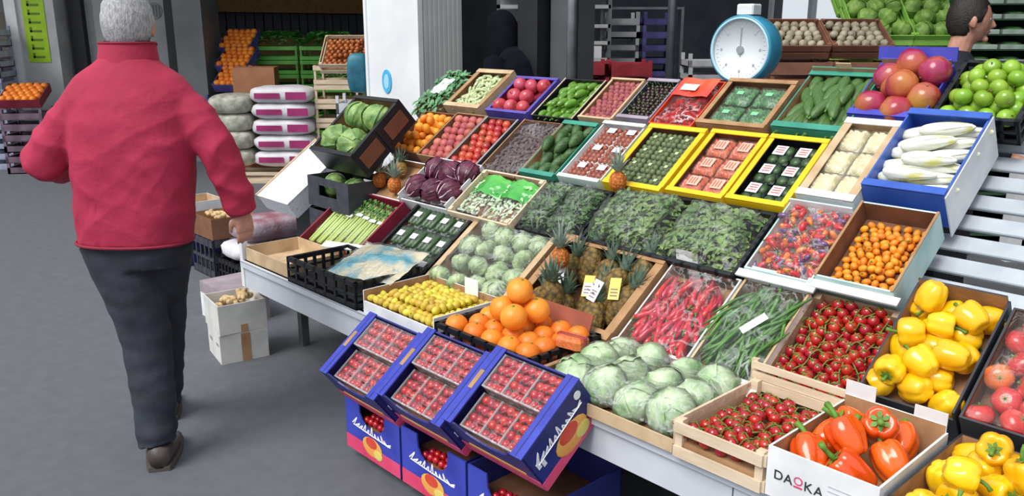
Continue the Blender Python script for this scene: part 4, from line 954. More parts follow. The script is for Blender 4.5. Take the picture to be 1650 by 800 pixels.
# herbs and leaves in black crates
M, w_, l_ = up(1.28, 1.62, .37, .66, .08, .0)
plastic_crate('herb_crate', 'black crate of dark green herbs left of the spinach', M, w_, l_, .09, floor=.03)
for i, (x, lb) in enumerate([(-.08, 'bagged dark green herbs behind the lettuce box'), (.08, 'bagged grey green herbs left of the spinach')]):
    hb = thing('herb_bag', lb, 'herb bag', M @ T(x, 0, .04)); leaves_stuff(hb, .16, .26, .0, .09, m_herb, 420, .013, 50+i)
    film_sheet(hb, .165, .28, .085, .03, film2, .0, seed=20+i, dome=.02)
M, w_, l_ = up(1.64, 2.34, .38, .69, .09, .01)
plastic_crate('spinach_crate', 'wide black crate of bagged spinach below the yellow boxes', M, w_, l_, .10, floor=.04, bars=10)
for i, (x, lb) in enumerate([(-.175, 'clear bag of light green spinach leaves on left of crate'), (.165, 'clear bag of light green spinach leaves at right of crate')]):
    hb = thing('spinach_bag', lb, 'spinach bag', M @ T(x, 0, .04)); leaves_stuff(hb, .32, .28, .0, .10, m_spin, 800, .015, 60+i)
    film_sheet(hb, .335, .29, .095, .035, film2, .0, seed=24+i, dome=.02)
sp_ = put(babypine, 'small_pineapple', 'small orange pineapple with tall crown between lettuce and spinach', 'pineapple', S @ T(1.69, .50, .765), None)
sp2_ = put(babypine, 'small_pineapple', 'small orange pineapple with crown in front of yellow boxes', 'pineapple', S @ T(1.665, .85, 1.01), None)
M, w_, l_ = up(2.36, 2.595, .42, .74, .10, .03)
rbx = carton('mini_pepper_box', 'teal and white box of mixed mini peppers under film', M, w_, l_, .10, mat('pale_teal_board', '9ac4bf', 'c9dedb', 8, .5), white, floor=.045, back=1.2)
part('white_rim', MB().box(-w_/2-.02, w_/2+.02, -l_/2-.03, -l_/2, .085, .092), white, rbx)
for i, (x, y, d_) in enumerate(slots(w_-.015, l_-.02, .030, .5)+slots(w_-.02, l_-.03, .030, .6)):
    c = ['red', 'red', 'orange', 'red', 'violet'][rnd.randrange(5)]
    put(mini[c], 'mini_pepper', 'tiny %s pepper under film in the teal white box' % c, 'mini pepper', M @ T(x, y, .068+.018*(i % 2)+d_*2+.012*rnd.random()) @ rot(), 'tiny %s peppers under film' % c)
film_sheet(rbx, w_-.014, l_-.02, .112, .022, film2, .1, seed=31)
M, w_, l_ = up(2.60, 2.845, .44, .78, .11, .04)
kb_ = carton('kumquat_box', 'deep brown cardboard box of small orange kumquats', M, w_, l_, .115, mat('pale_teal_board', '9ac4bf'), dkbrown, floor=.04, rim_x=brown, rimw=.008)
part('white_rim', MB().box(-w_/2-.02, w_/2+.02, -l_/2-.03, -l_/2, .09, .097), white, kb_)
fill(M, w_-.03, l_-.06, .026, .04, [kumquat], 'kumquat', 'small orange kumquat in the deep brown box', 'kumquat', 'kumquats in the deep brown box', jit=.3, heap=.6, cap=170)

# ---- third row up the slope
M, w_, l_ = up(.04, .30, .66, .98, .09, .03)
carton('mandarin_box', 'dark box of bright mandarins at left end of third row', M, w_, l_, .09, dkbrown, dkbrown, floor=.04)
fill(M, w_-.015, l_-.015, .054, .045, [mandarin], 'mandarin', 'bright orange mandarin beside the cabbage crate', 'mandarin', 'mandarins beside the cabbage crate', heap=.6)
M, w_, l_ = up(.30, .535, .655, .995, .09, .03)
carton('peach_box', 'brown box of dull red peaches right of the mandarins', M, w_, l_, .09, brown, dkbrown, floor=.045)
fill(M, w_-.015, l_-.015, .052, .042, [peachf], 'peach', 'dull pinkish red peach right of the mandarins', 'peach', 'peaches right of the mandarins')
M, w_, l_ = up(.545, .78, .645, .99, .09, .03)
carton('plum_tomato_box', 'grey rimmed dark box of shiny red plum tomatoes', M, w_, l_, .09, dgrey, dkbrown, floor=.05, rim_x=mat('grey_rim', '8a8a92', '9c9ca4', 8), rimw=.01)
fill(M, w_-.03, l_-.015, .047, .05, [nect], 'plum_tomato', 'shiny red tomato in the grey rimmed dark box', 'tomato', 'red tomatoes in the grey rimmed box')
M, w_, l_ = up(.80, 1.06, .625, 1.01, .08, .02)
dbx = carton('date_box', 'brown box of grey brown dried dates under film', M, w_, l_, .08, dkbrown, dkbrown, floor=.045, rim_x=brown, rimw=.006)
fill(M, w_-.02, l_-.02, .021, .045, [datef], 'date', 'grey brown dried date under film left of the avocados', 'date', 'dates under film', lambda: R('Z', rnd.uniform(0, 360)) @ R('X', 90), jit=.5, cap=240)
film_sheet(dbx, w_-.014, l_-.014, .078, .006, film, .078, seed=40)
M, w_, l_ = up(1.07, 1.28, .655, 1.02, .09, .03)
carton('avocado_box', 'teal ended brown box of long green avocados', M, w_, l_, .09, teal, brown, floor=.035, rim_y=teal, rimw=.025)
sl = slots(w_-.01, l_-.03, .066, .15); rk = ranks(sl, .066)
for i, (x, y, d_) in enumerate(sl):
    put(avocado, 'avocado', 'long green avocado in the teal ended box, '+rk[i], 'avocado', M @ T(x, y, .072+d_) @ R('Z', rnd.uniform(-25, 25)) @ R('X', 90), 'avocados in the teal ended box')
for i in range(4):
    put(avocado, 'avocado', 'upper long green avocado in the teal ended box, %s from left' % NTH[i], 'avocado', M @ T(-.06+.045*i, .0+.05*(i % 2), .11) @ R('Z', rnd.uniform(-25, 25)) @ R('X', 90), 'avocados in the teal ended box')

def grid_labels(nc, nr):
    cn = {2: ['left', 'right'], 3: ['left', 'middle', 'right'], 4: ['first', 'second', 'third', 'fourth']}[nc]
    rn = {2: ['lower', 'upper'], 3: ['lowest', 'middle', 'top'], 4: ['lowest', 'second', 'third', 'top']}[nr]
    return cn, rn
def packs(M, w, l, nc, nr, z, build, name, text_, cat, group):
    cn, rn = grid_labels(nc, nr); pw, pl_ = w/nc*.93, l/nr*.93
    pr = build(pw, pl_)
    for i in range(nc):
        for j in range(nr):
            put(pr, name, '%s, %s row %s' % (text_, rn[j], cn[i]), cat, M @ T(-w/2+w*(i+.5)/nc, -l/2+l*(j+.5)/nr, z) @ R('Z', rnd.uniform(-2, 2)), group)
def lump_pack(pw, pl_, traym, items, m_item, nx, ny, label=None, lab_m=paper, lab_lines=None, h=.03, film_m=film, rz=1.0, iname='piece'):
    pr = [('tray', MB().rbox(-pw/2, pw/2, -pl_/2, pl_/2, 0, h*.55, .005).mesh('tray', traym, False), None)]
    d = min(pw/nx, pl_/ny)*.53
    me = MB().ball(pw/nx*.52, pl_/ny*.52, d*rz, 9, 6).mesh(iname, m_item)
    for i in range(nx):
        for j in range(ny): pr.append((iname, me, T(-pw/2+pw*(i+.5)/nx*.98+.001, -pl_/2+pl_*(j+.5)/ny, h*.6)))
    pr.append(('film', MB().grid(lambda u, v: ((u-.5)*pw*1.01, (v-.5)*pl_*1.01, h*.5+(d*rz*.95+h*.12)*min(1, 6*min(u, 1-u, v, 1-v))), 8, 8).mesh('film', film_m), None))
    if label:
        lx, ly, lz = label[0]*pw/2, label[1]*pl_/2, h*.62+d*rz+.002
        ox, oy = (label[2]*pw, label[3]*pl_) if len(label) > 2 else (0, 0)
        pr.append(('paper_label', MB().box(-lx+ox, lx+ox, -ly+oy, ly+oy, lz, lz+.001).mesh('paper_label', lab_m, False), None))
        if lab_lines:
            mb = MB()
            for q in range(3): mb.box(ox-lx*.7, ox+lx*.7, oy-ly*.55+ly*.5*q, oy-ly*.35+ly*.5*q, lz+.001, lz+.0016)
            pr.append(('print_lines', mb.mesh('print_lines', lab_lines, False), None))
    return pr
def block_pack(pw, pl_, traym, m_item, bump_, h=.035, label=None, lab_m=paper, lab_lines=None, fr_=9, iname='contents'):
    top = lambda u, v: ((u-.5)*pw*.97, (v-.5)*pl_*.97, (h+bump_*(.6-abs(nz.noise(V((u*fr_, v*fr_, 1)))*1.6)))*min(1, .45+5*min(u, 1-u, v, 1-v)))
    pr = [('tray', MB().rbox(-pw/2, pw/2, -pl_/2, pl_/2, 0, h*.45, .005).mesh('tray', traym, False), None),
          (iname, MB().grid(top, 18, 18).mesh(iname, m_item), None),
          ('film', MB().grid(lambda u, v: ((u-.5)*pw, (v-.5)*pl_, (h+bump_*.75)*min(1, .5+5*min(u, 1-u, v, 1-v))), 10, 10).mesh('film', film2), None)]
    if label:
        lx, ly, ox, oy = label[0]*pw/2, label[1]*pl_/2, label[2]*pw, label[3]*pl_; lz = h+bump_*.8
        pr.append(('paper_label', MB().box(-lx+ox, lx+ox, -ly+oy, ly+oy, lz, lz+.001).mesh('paper_label', lab_m, False), None))
        if lab_lines:
            mb = MB()
            for q in range(3): mb.box(ox-lx*.7+lx*.5*q, ox-lx*.5+lx*.5*q, oy-ly*.7, oy+ly*.7, lz+.001, lz+.0016)
            pr.append(('print_lines', mb.mesh('print_lines', lab_lines, False), None))
    return pr
M, w_, l_ = up(1.30, 1.50, .67, 1.045, .085, .03); M = M @ T(.015, 0, 0); w_ = .235
carton('radish_box', 'pale mint and white box of reddish brown packs', M, w_, l_, .085, mat('mint_board', 'bfdccf', 'd8e8e0', 8, .5), white, floor=.045, rim_y=mat('mint_board', 'bfdccf'), rimw=.02)
packs(M, w_-.015, l_-.03, 2, 3, .045, lambda a, b: lump_pack(a, b, white, 0, mat('russet_skin', '8a4436', 'b0624a', 12, .35, rv=.2), 4, 4, (.42, .28, .1, .22), iname='tomato'), 'tomato_pack', 'russet tomato pack with white sticker in mint box', 'vegetable pack', 'russet packs in the mint box')
M, w_, l_ = up(1.555, 1.845, .675, 1.05, .09, .035)
carton('olive_pack_box', 'yellow rimmed box holding many small olive green packs', M, w_, l_, .09, yellow, dkbrown, rim_x=yellow, rim_y=yellow, rimw=.025, floor=.05)
packs(M, w_-.05, l_-.05, 3, 4, .05, lambda a, b: lump_pack(a, b, tray_clear, 0, mat('sprout_green', '54653c', '7b8a5c', 20, .5, rv=.15), 3, 3, (.2, .2), mat('pale_green_sticker', 'b8c796', None), iname='sprout'), 'sprout_pack', 'small olive green pack in the first yellow box', 'vegetable pack', 'olive green packs in the yellow box')
M, w_, l_ = up(1.865, 2.115, .69, 1.055, .09, .035)
carton('orange_pack_box', 'yellow rimmed box with six orange packs with striped labels', M, w_, l_, .09, yellow, dkbrown, rim_x=yellow, rim_y=yellow, rimw=.022, floor=.045)
packs(M, w_-.04, l_-.05, 2, 3, .045, lambda a, b: block_pack(a, b, dkbrown, mat('carrot_wrap', 'bf4f30', 'dd7a52', 24, .35, .4, 60, rv=.12, coat=.3), .014, .03, (.5, .5, .1, .02), mat('salmon_label', 'e8a890', 'f0c0ae', 9), mat('label_rust', 'c25a42', None), fr_=6, iname='carrots'), 'carrot_pack', 'orange pack with striped label in the middle yellow box', 'vegetable pack', 'orange packs in the yellow box')
M, w_, l_ = up(2.125, 2.36, .70, 1.06, .09, .035)
carton('avocado_pack_box', 'yellow rimmed box with dark green packs and red striped labels', M, w_, l_, .09, yellow, black, rim_x=yellow, rim_y=yellow, rimw=.022, floor=.045)
packs(M, w_-.05, l_-.05, 2, 3, .045, lambda a, b: lump_pack(a, b, black, 0, mat('dark_green_skin', '24401f', '3c5c30', 14, .4, rv=.2), 2, 2, (.55, .5, -.05, .1), paper, mat('label_red', 'c2463c', None), rz=.6, iname='avocado'), 'avocado_pack', 'dark green pack with red striped label in right yellow box', 'vegetable pack', 'dark green packs in the yellow box')
M, w_, l_ = up(2.375, 2.58, .76, 1.17, .10, .05)
carton('cauliflower_box', 'white rimmed wooden box of wrapped cream cauliflower blocks', M, w_, l_, .10, white, tan, rim_y=white, rimw=.03, rim_x=tan, floor=.055)
packs(M, w_-.02, l_-.06, 2, 3, .055, lambda a, b: block_pack(a, b, offwhite, mat('cauliflower', 'cfc59a', 'e6dfc2', 30, .6, .5, 120, rv=.08), .012, .03, fr_=5, iname='florets'), 'cauliflower_pack', 'wrapped cream cauliflower block left of the white chicory', 'vegetable pack', 'wrapped cauliflower blocks')
M, w_, l_ = up(2.585, 2.845, .82, 1.215, .13, .07)
eb = carton('chicory_box', 'bright blue lined box of white chicory heads', M, w_, l_, .135, mid, mid, rim_y=mid, rimw=.03, floor=.055)
for s_ in (1,): part('white_outer_sheet', MB().box(w_/2, w_/2+.004, -l_/2, l_/2, -.04, .128), white, eb)
for j in range(6):
    for i in range(2):
        put(endive[(i+j) % 2], 'chicory', 'white chicory head in the blue box, %s row, %s column' % (NTH[j], ['left', 'right'][i]), 'chicory', M @ T(-.05+.105*i+rnd.uniform(-.008, .008), -.145+.057*j, .085+.008*(i % 2)) @ R('Z', -80+rnd.uniform(-12, 12)) @ R('Y', rnd.uniform(0, 360)), 'chicory heads in the blue box')
for j in range(4):
    put(endive[j % 2], 'chicory', 'white chicory head lying on top in blue box, %s from front' % NTH[j], 'chicory', M @ T(-.01+.03*(j % 2), -.11+.075*j, .13) @ R('Z', -75+rnd.uniform(-15, 15)) @ R('Y', rnd.uniform(0, 360)), 'chicory heads in the blue box')

# ---- top row
M, w_, l_ = up(-.12, .09, 1.0, 1.34, .09, .0)
hx = carton('herb_box', 'brown box overflowing with green leaves by white column', M, w_, l_, .09, brown, dkbrown, floor=.03)
leaves_stuff(hx, w_+.05, l_+.06, .05, .13, mat('kale_leaf', '3f7a4a', '6da070', 10, .6), 300, .022, 70)
part('white_sheet', MB().grid(lambda u, v: ((u-.5)*.10, -.05+.13*v, .13+.012*nz.noise(V((u*5, v*5, 0)))), 6, 6), paper, hx, True)
M, w_, l_ = up(.12, .41, 1.045, 1.37, .09, .02)
ox = carton('okra_box', 'tan wood effect box of pale green okra', M, w_, l_, .09, tan, brown, rim_x=brown, rimw=.03, rim_y=tan, floor=.055)
fill(M, w_-.07, l_-.05, .026, .055, [okra], 'okra', 'pale green okra pod in the tan box by white column', 'okra', 'okra pods in the tan box', lambda: R('Z', rnd.uniform(0, 360)) @ R('X', 90), jit=.5, cap=110)
M, w_, l_ = up(.49, .795, 1.03, 1.315, .09, .03)
carton('red_apple_box', 'purple box of pinkish red apples in the top row', M, w_, l_, .09, purple, maroon, rim_x=purple, rim_y=purple, rimw=.018, floor=.04)
fill(M, w_-.04, l_-.03, .078, .042, [apple], 'apple', 'pinkish red apple in the purple box of top row', 'apple', 'red apples in the purple box', rot)
M, w_, l_ = up(.83, 1.10, 1.035, 1.325, .09, .03)
carton('green_pepper_box', 'black box of small shiny green peppers in top row', M, w_, l_, .09, black, black, rim_x=wood, rimw=.005, floor=.04)
fill(M, w_-.02, l_-.02, .046, .045, greenp and [greenp], 'green_pepper', 'small shiny green pepper in the black top row box', 'pepper', 'green peppers in the black top box', lambda: R('Z', rnd.uniform(-40, 40)) @ R('X', 75), heap=.6)
M, w_, l_ = up(1.125, 1.325, 1.05, 1.345, .09, .03)
carton('lychee_box', 'pale wooden rimmed box of dusty pink lychees', M, w_, l_, .09, tan, brown, rim_x=tan, rim_y=tan, rimw=.012, floor=.06)
fill(M, w_-.03, l_-.03, .030, .06, [lychee], 'lychee', 'dusty pink lychee in the pale rimmed top row box', 'lychee', 'lychees in the top row', rot)
M, w_, l_ = up(1.34, 1.515, 1.075, 1.355, .09, .03)
chx = carton('cherry_box', 'grey lined box of nearly black cherries in top row', M, w_, l_, .09, mat('mauve_board', '8a7f90', 'a59aa8', 8), dgrey, floor=.06, rim_y=mat('mauve_board', '8a7f90'), rimw=.02)
fill(M, w_-.02, l_-.04, .0235, .06, [cherry], 'cherry', 'nearly black cherry in the grey lined top row box', 'cherry', 'dark cherries in the top row', tilt)
M, w_, l_ = up(1.525, 1.745, 1.065, 1.365, .08, .03)
rc = carton('red_bag_box', 'box holding a red printed bag of small red peppers', M, w_, l_, .08, mat('orange_red_board', 'cc3a22', 'de5230', 8), mat('orange_red_board', ''), floor=.03)
rbg = thing('red_pepper_bag', 'red printed plastic bag with white label in top row', 'bag', M @ T(0, 0, .032))
for i in range(70):
    obj('red_pepper', mini['red'][0][1], rbg, T(rnd.uniform(-.085, .085), rnd.uniform(-.12, .10), .010+.010*(i // 22)) @ rot() @ Mx.Scale(1.3, 4))
film_sheet(rbg, w_-.012, l_-.012, .055, .012, film_mat('red_film', 'f0604a', .03, .5, 18, .8, .6), .03, seed=51)
part('printed_panel', MB().grid(lambda u, v: ((u-.5)*.19, .02+.12*v, .066+.004*sin(u*9)), 8, 6), mat('red_bag_print', 'd8362a', 'e25a34', 6, .3, coat=.4), rbg, True)
part('paper_label', MB().box(-.06, .02, .05, .09, .073, .074), paper, rbg)
M, w_, l_ = up(1.755, 2.07, 1.09, 1.385, .09, .03)
carton('green_pack_box', 'brown box with four dark green wrapped packs', M, w_, l_, .09, brown, dkbrown, rim_x=brown, rimw=.022, rim_y=brown, floor=.05)
packs(M, w_-.05, l_-.05, 2, 2, .05, lambda a, b: block_pack(a, b, black, mat('bean_green', '28582f', '4f8c4c', 40, .4, .4, 90, rv=.15), .02, .022, (.25, .18, .02, .03), mat('pale_green_label', '7fc796', None), fr_=16, iname='pods'), 'green_pack', 'dark green film wrapped pack in the brown top row box', 'vegetable pack', 'green packs in the brown top box')
M, w_, l_ = up(2.09, 2.375, 1.11, 1.46, .10, .03)
gx = carton('marrow_box', 'teal ended brown box of long green marrows', M, w_, l_, .10, teal, brown, rim_y=teal, rimw=.03, floor=.05, back=1.25)
part('card', MB().box(-.03, .03, l_/2-.01, l_/2-.006, .125, .15), tan, gx)
fill(M, w_-.02, l_-.05, .05, .05, [gourd], 'marrow', 'long green marrow in the teal top box', 'marrow', 'green marrows in the top row', lambda: R('Z', rnd.uniform(-25, 25)) @ R('X', 90), heap=.6)
M, w_, l_ = up(2.345, 2.61, 1.215, 1.52, .10, .03)
mx_ = carton('mango_box', 'open blue box of large red and yellow mangoes', M, w_, l_, .10, mat('mango_blue', '3a3fa8', '4c50bc', 8, .45), brown, rim_y=mat('mango_blue', '3a3fa8'), rimw=.03, floor=.04, back=1.3)
part('blue_flap', MB().box(-w_/2-.01, w_/2+.01, 0, .005, 0, .05, M=T(0, l_/2, .12) @ R('X', -30)), mat('mango_blue', '3a3fa8'), mx_)
for i, (x, y, z, lb) in enumerate([(-.075, -.08, .09, 'golden mango front left in the blue box'), (.025, -.10, .085, 'greenish mango at the front of the blue box'), (.095, -.03, .095, 'dark red mango at right in the blue box'), (-.07, .07, .10, 'pinkish red mango back left in the blue box'), (.01, .0, .125, 'red mango in the centre of the blue box'), (.09, .09, .12, 'greenish red mango back right in the blue box'), (.0, .12, .13, 'brownish mango at the very back of the blue box'), (-.02, .02, .09, 'red mango beneath the central one in blue box')]):
    put(mango, 'mango', lb, 'mango', M @ T(x, y, z) @ rot(), 'mangoes in the blue box')
M, w_, l_ = up(2.64, 2.90, 1.25, 1.55, .10, .03)
plastic_crate('green_fruit_crate', 'black plastic crate of round green apples at the top right', M, w_+.02, l_+.02, .10, floor=.045, bars=5)
fill(M, w_-.0, l_-.0, .058, .05, [limef], 'green_apple', 'glossy green apple in the black top crate', 'apple', 'green apples in the black crate', rot, heap=.75)

# ---- cabbage crates at the left end, a white box leaning beside them
for k, (z, lb) in enumerate([(.50, 'lower dark grey crate of cabbages behind the celery box'), (.68, 'upper dark grey crate of cabbages under the tilted one')]):
    Mk = S @ T(-.01, .66, z); c_ = carton('cabbage_crate', lb, Mk, .40, .28, .16, dgrey, black, floor=.02, hole_y=(.45, .40, .75), cat='crate', group='cabbage crates')
    for i, x in enumerate((-.1, .09)): put(savoy[i], 'cabbage', ['left', 'right'][i]+' green cabbage in the '+['lower', 'upper'][k]+' dark grey crate', 'cabbage', Mk @ T(x, -.03, .10) @ rot() @ Mx.Scale(.8, 4), 'cabbages in the upright crates')
Mc = INC @ T(.045, .585, .245-.13) @ R('X', 6)
cc = carton('cabbage_crate', 'tilted black crate of savoy cabbages with brown paper windows', Mc, .40, .40, .15, black, brown, floor=.02, cat='crate', group='cabbage crates', rim_x=black, rim_y=black)
for y in (-.10, .10): part('brown_window', MB().box(.199, .203, y-.07, y+.07, .035, .115), mat('window_brown', '6b3d28', '7d4a32', 9, .7), cc)
part('black_strut', MB().box(.199, .206, -.012, .012, 0, .15), black, cc)
for i, (x, y) in enumerate([(-.09, -.09), (.08, -.10), (-.07, .09), (.10, .08)]):
    put(savoy[i % 2], 'cabbage', ['front left', 'front right', 'back left', 'back right'][i]+' savoy cabbage in the tilted black crate', 'cabbage', Mc @ T(x, y, .115) @ rot(), 'cabbages in the tilted crate')
spk = mat('speckled_white', 'a9b0be', 'd9dee5', 55, .6, lo=.30, hi=.42)
wb = carton('leaning_white_box', 'speckled white lidded box sloping up at left end of stall', INC @ T(-.54, .40, -.10), .36, .50, .10, spk, tan)
part('lid', MB().box(-.181, .181, -.251, .251, .10, .106), spk, wb); part('tan_edge', MB().box(-.19, -.176, -.252, .252, .07, .112), tan, wb)
# ---- blue boxes of cherry tomatoes on the floor and propped on them
def fruit_print(parent, M, s_=1.0):
    part('fruit_print', MB().ball(.05*s_, .0012, .03*s_, 16, 8), peach, parent, True, M)
    part('fruit_print', MB().ball(.03*s_, .0016, .018*s_, 14, 8), redprint, parent, True, M @ T(-.004, -.0004, .012*s_))
    part('fruit_print', MB().ball(.022*s_, .0018, .015*s_, 12, 8), mat('yellow_print', 'd9c45a', 'e6d87c', 8), parent, True, M @ T(.028*s_, -.0004, -.014*s_))
WB = .35
fb = thing('shadow_riser', 'added dark board, read as shadow under the upright blue boxes', 'board', S @ T(1.75, .05, 0)); part('sheet', MB().box(-.53, .53, -.17, .14, 0, .044), mat('dark_print_board', '2c2f36', '363a42', 9, .5), fb)  # added riser, dark and recessed so its edge looks like shadow
for k in range(3):
    c0 = 1.385+WB*k+.012*k; w_, l_, h_ = WB, .34, .215
    nm = ['left', 'middle', 'right'][k]
    b_ = thing('tomato_box', 'upright blue printed box on the floor, '+nm+' of three', 'box', S @ T(c0, -.165+l_/2, .045), 'upright blue boxes on the floor')
    part('base_panel', MB().box(-w_/2, w_/2, -l_/2, l_/2, 0, .006), navy, b_)
    n_ = 9; out = [(-w_/2, .0), (w_/2, 0), (w_/2, h_), (w_/2-.09, h_)]+[(.085*cos(a), h_-.095*sin(a)**.6) for a in [pi*i/n_ for i in range(1, n_)]]+[(-w_/2+.09, h_), (-w_/2, h_)]
    part('front_panel', MB().prism(out, .006, M=T(0, -l_/2, 0)), blue, b_)
    part('back_panel', MB().box(-w_/2, w_/2, l_/2-.006, l_/2, 0, h_), navy, b_)
    for s_ in (-1, 1): part('side_panel', MB().box(min(s_*w_/2, s_*(w_/2-.006)), max(s_*w_/2, s_*(w_/2-.006)), -l_/2+.006, l_/2, 0, h_), navy, b_)
    part('printed_band', MB().box(-w_/2+.001, w_/2-.001, -l_/2-.0015, -l_/2, .0, .055), pink, b_)
    fruit_print(b_, T(.0, -l_/2-.0015, .055), 1.3)
    script_line(b_, .24, .032, inkwhite, T(.0, -l_/2-.002, .105) @ R('Y', 4), k)
    part('white_dot', MB().tube([(w_/2, -l_/2+.05, h_-.05), (w_/2+.0015, -l_/2+.05, h_-.05)], .014, 12), inkwhite, b_)
    part('paper_liner', MB().box(-w_/2+.007, w_/2-.007, -l_/2+.007, l_/2-.007, .10, .115), dkbrown, b_)
    for i in range(12):
        put(smalltom, 'cherry_tomato', 'small red cherry tomato inside the %s upright blue box' % nm, 'cherry tomato', b_.matrix_world @ T(-.075+.03*(i % 6), -.14+.03*(i // 6), .13+.002*(i % 3)) @ Mx.Scale(1.0, 4), 'cherry tomatoes in the upright blue boxes')
    # the tilted box on top of it
    zt = .441+(.035*k-.03); w_, l_, h_ = WB+.004, .285, .17
    Mt = S @ T(c0+.0, -.262+.6*h_+.8*l_/2, zt-.03-.8*h_+.6*l_/2) @ R('X', 37)
    b_ = thing('tomato_box', 'tilted blue tray box of cherry tomato punnets, '+nm+' of three', 'box', Mt, 'tilted blue boxes of tomatoes')
    part('base_panel', MB().box(-w_/2, w_/2, -l_/2, l_/2, 0, .006), navy, b_)
    for s_ in (-1, 1):
        x0, x1 = sorted((s_*w_/2, s_*(w_/2-.006)))
        part('side_panel', MB().box(x0, x1, -l_/2, l_/2, 0, h_), navy, b_)
        x0, x1 = sorted((s_*w_/2, s_*(w_/2-.046)))
        rl = part('rim', MB().box(x0, x1, -l_/2-.002, l_/2+.002, h_, h_+.005), blue, b_)
        part('crease', MB().box(s_*(w_/2-.026)-.0015, s_*(w_/2-.026)+.0015, -l_/2, l_/2, h_+.005, h_+.0056), navy, rl)
        if s_ < 0: part('brown_slot', MB().box(-w_/2+.010, -w_/2+.028, -.02, .05, h_+.005, h_+.0062), brown, rl)
    n_ = 9; out = [(-w_/2, 0), (w_/2, 0), (w_/2, h_), (w_/2-.06, h_)]+[(w_/2-.06-(w_-.12)*i/n_, h_-.055*sin(pi*i/n_)**.5) for i in range(1, n_)]+[(-w_/2+.06, h_), (-w_/2, h_)]
    part('front_panel', MB().prism(out, .006, M=T(0, -l_/2, 0)), navy, b_)
    part('back_panel', MB().box(-w_/2+.006, w_/2-.006, l_/2-.006, l_/2, 0, h_), navy, b_)
    part('printed_band', MB().box(-w_/2+.001, w_/2-.001, -l_/2-.0015, -l_/2, .0, .045), pink, b_)
    part('printed_band', MB().box(-w_/2+.05, w_/2-.05, -l_/2-.0017, -l_/2, .045, .062), peach, b_)
    part('printed_band', MB().box(w_/2, w_/2+.0015, -l_/2, l_/2, 0, .035), pink, b_)
    side = T(w_/2, 0, 0) @ R('Z', 90)
    script_line(b_, .22, .032, inkwhite, side @ T(-.005, -.002, .105), 4)
    fruit_print(b_, side @ T(.02, -.0015, .055), 1.5)
    part('white_dot', MB().tube([(w_/2, l_/2-.035, h_-.03), (w_/2+.0015, l_/2-.035, h_-.03)], .014, 12), inkwhite, b_)
    for i in range(2): part('white_mark', MB().box(w_/2, w_/2+.0015, -l_/2+.02+.018*i, -l_/2+.034+.018*i, .085-.01*i, .11-.01*i), inkwhite, b_)
    part('paper_liner', MB().box(-w_/2+.007, w_/2-.007, -l_/2+.007, l_/2-.007, .085, .10), dkbrown, b_)
    iw, il = w_-.10, l_-.02
    for j in range(2):
        for i in range(3):
            px, py = -iw/2+iw*(i+.5)/3, -il/2+il*(j+.5)/2; pw, pl_ = iw/3-.004, il/2-.008; zz = .102+.028*j-.006
            lb = 'clear cherry tomato punnet, %s row %s, in the %s tilted box' % (['front', 'back'][j], ['left', 'middle', 'right'][i], nm)
            p_ = thing('tomato_punnet', lb, 'punnet', Mt @ T(px, py, zz), 'tomato punnets in the blue boxes')
            tb_ = MB()
            for a in ((-pw/2, -pw/2+.002, -pl_/2, pl_/2), (pw/2-.002, pw/2, -pl_/2, pl_/2), (-pw/2, pw/2, -pl_/2, -pl_/2+.002), (-pw/2, pw/2, pl_/2-.002, pl_/2)): tb_.box(a[0], a[1], a[2], a[3], 0, .045)
            tb_.box(-pw/2, pw/2, -pl_/2, pl_/2, 0, .002)
            part('tray', tb_, tray_clear, p_)
            part('lid', MB().box(-pw/2, pw/2, -pl_/2, pl_/2, .046, .0475), film, p_)
            part('lid_edge', MB().box(-pw/2, pw/2, -pl_/2-.001, -pl_/2+.004, .040, .048).box(-pw/2-.001, -pw/2+.003, -pl_/2, pl_/2, .043, .048), film_mat('pale_plastic', 'ffffff', .22, .4, 20, .3, .2), p_)
            for a in range(3):
                for c in range(4):
                    put(smalltom, 'cherry_tomato', 'small glossy red cherry tomato in a punnet of the tilted boxes', 'cherry tomato', Mt @ T(px-pw/2+pw*(a+.5)/3, py-pl_/2+pl_*(c+.5)/4+rnd.uniform(-.002, .002), zz+.030+rnd.uniform(-.003, .003)) @ rot() @ Mx.Scale(1.06, 4), 'cherry tomatoes in the tilted punnets')

# ---- white boxes with ginger on the floor
GM = S @ T(-.075, .0, 0) @ R('Z', -10)
b1 = carton('white_carton', 'lower closed white carton on the asphalt', GM, .235, .235, .145, offwhite, offwhite, cat='box')
part('top_panel', MB().box(-.117, .117, -.117, .117, .145, .149), offwhite, b1)
part('brown_stripe', MB().box(.1176, .119, -.015, .03, .0, .145), brown, b1)
part('print', MB().box(-.08, -.03, -.119, -.1176, .08, .10).box(.045, .09, -.119, -.1176, .085, .10), mat('grey_print', '9b9b98', None), b1)
part('print', MB().box(-.119, -.1176, -.03, .06, .05, .065).box(-.119, -.1176, -.08, -.05, .04, .10), mat('grey_print', '9b9b98', None), b1)
GM2 = S @ T(-.08, .0, .151) @ R('Z', -8)
b2 = carton('white_carton', 'upper open white carton of ginger roots', GM2, .245, .235, .15, offwhite, offwhite, cat='box', floor=.06)
part('brown_stripe', MB().box(.1226, .124, -.015, .02, .0, .04), brown, b2)
for i, (x, y, z) in enumerate([(-.06, -.06, .09), (.03, -.06, .09), (.07, .0, .09), (-.05, .03, .09), (.03, .05, .09), (-.01, -.01, .13), (.05, -.03, .135), (.0, .06, .14), (-.05, -.03, .125), (.04, .03, .16)]):
    put(ginger[i % 3], 'ginger_root', 'knobbly pale ginger root heaped in the upper white carton', 'ginger', GM2 @ T(x, y, z+.005) @ tilt(.4), 'ginger roots in the white carton')
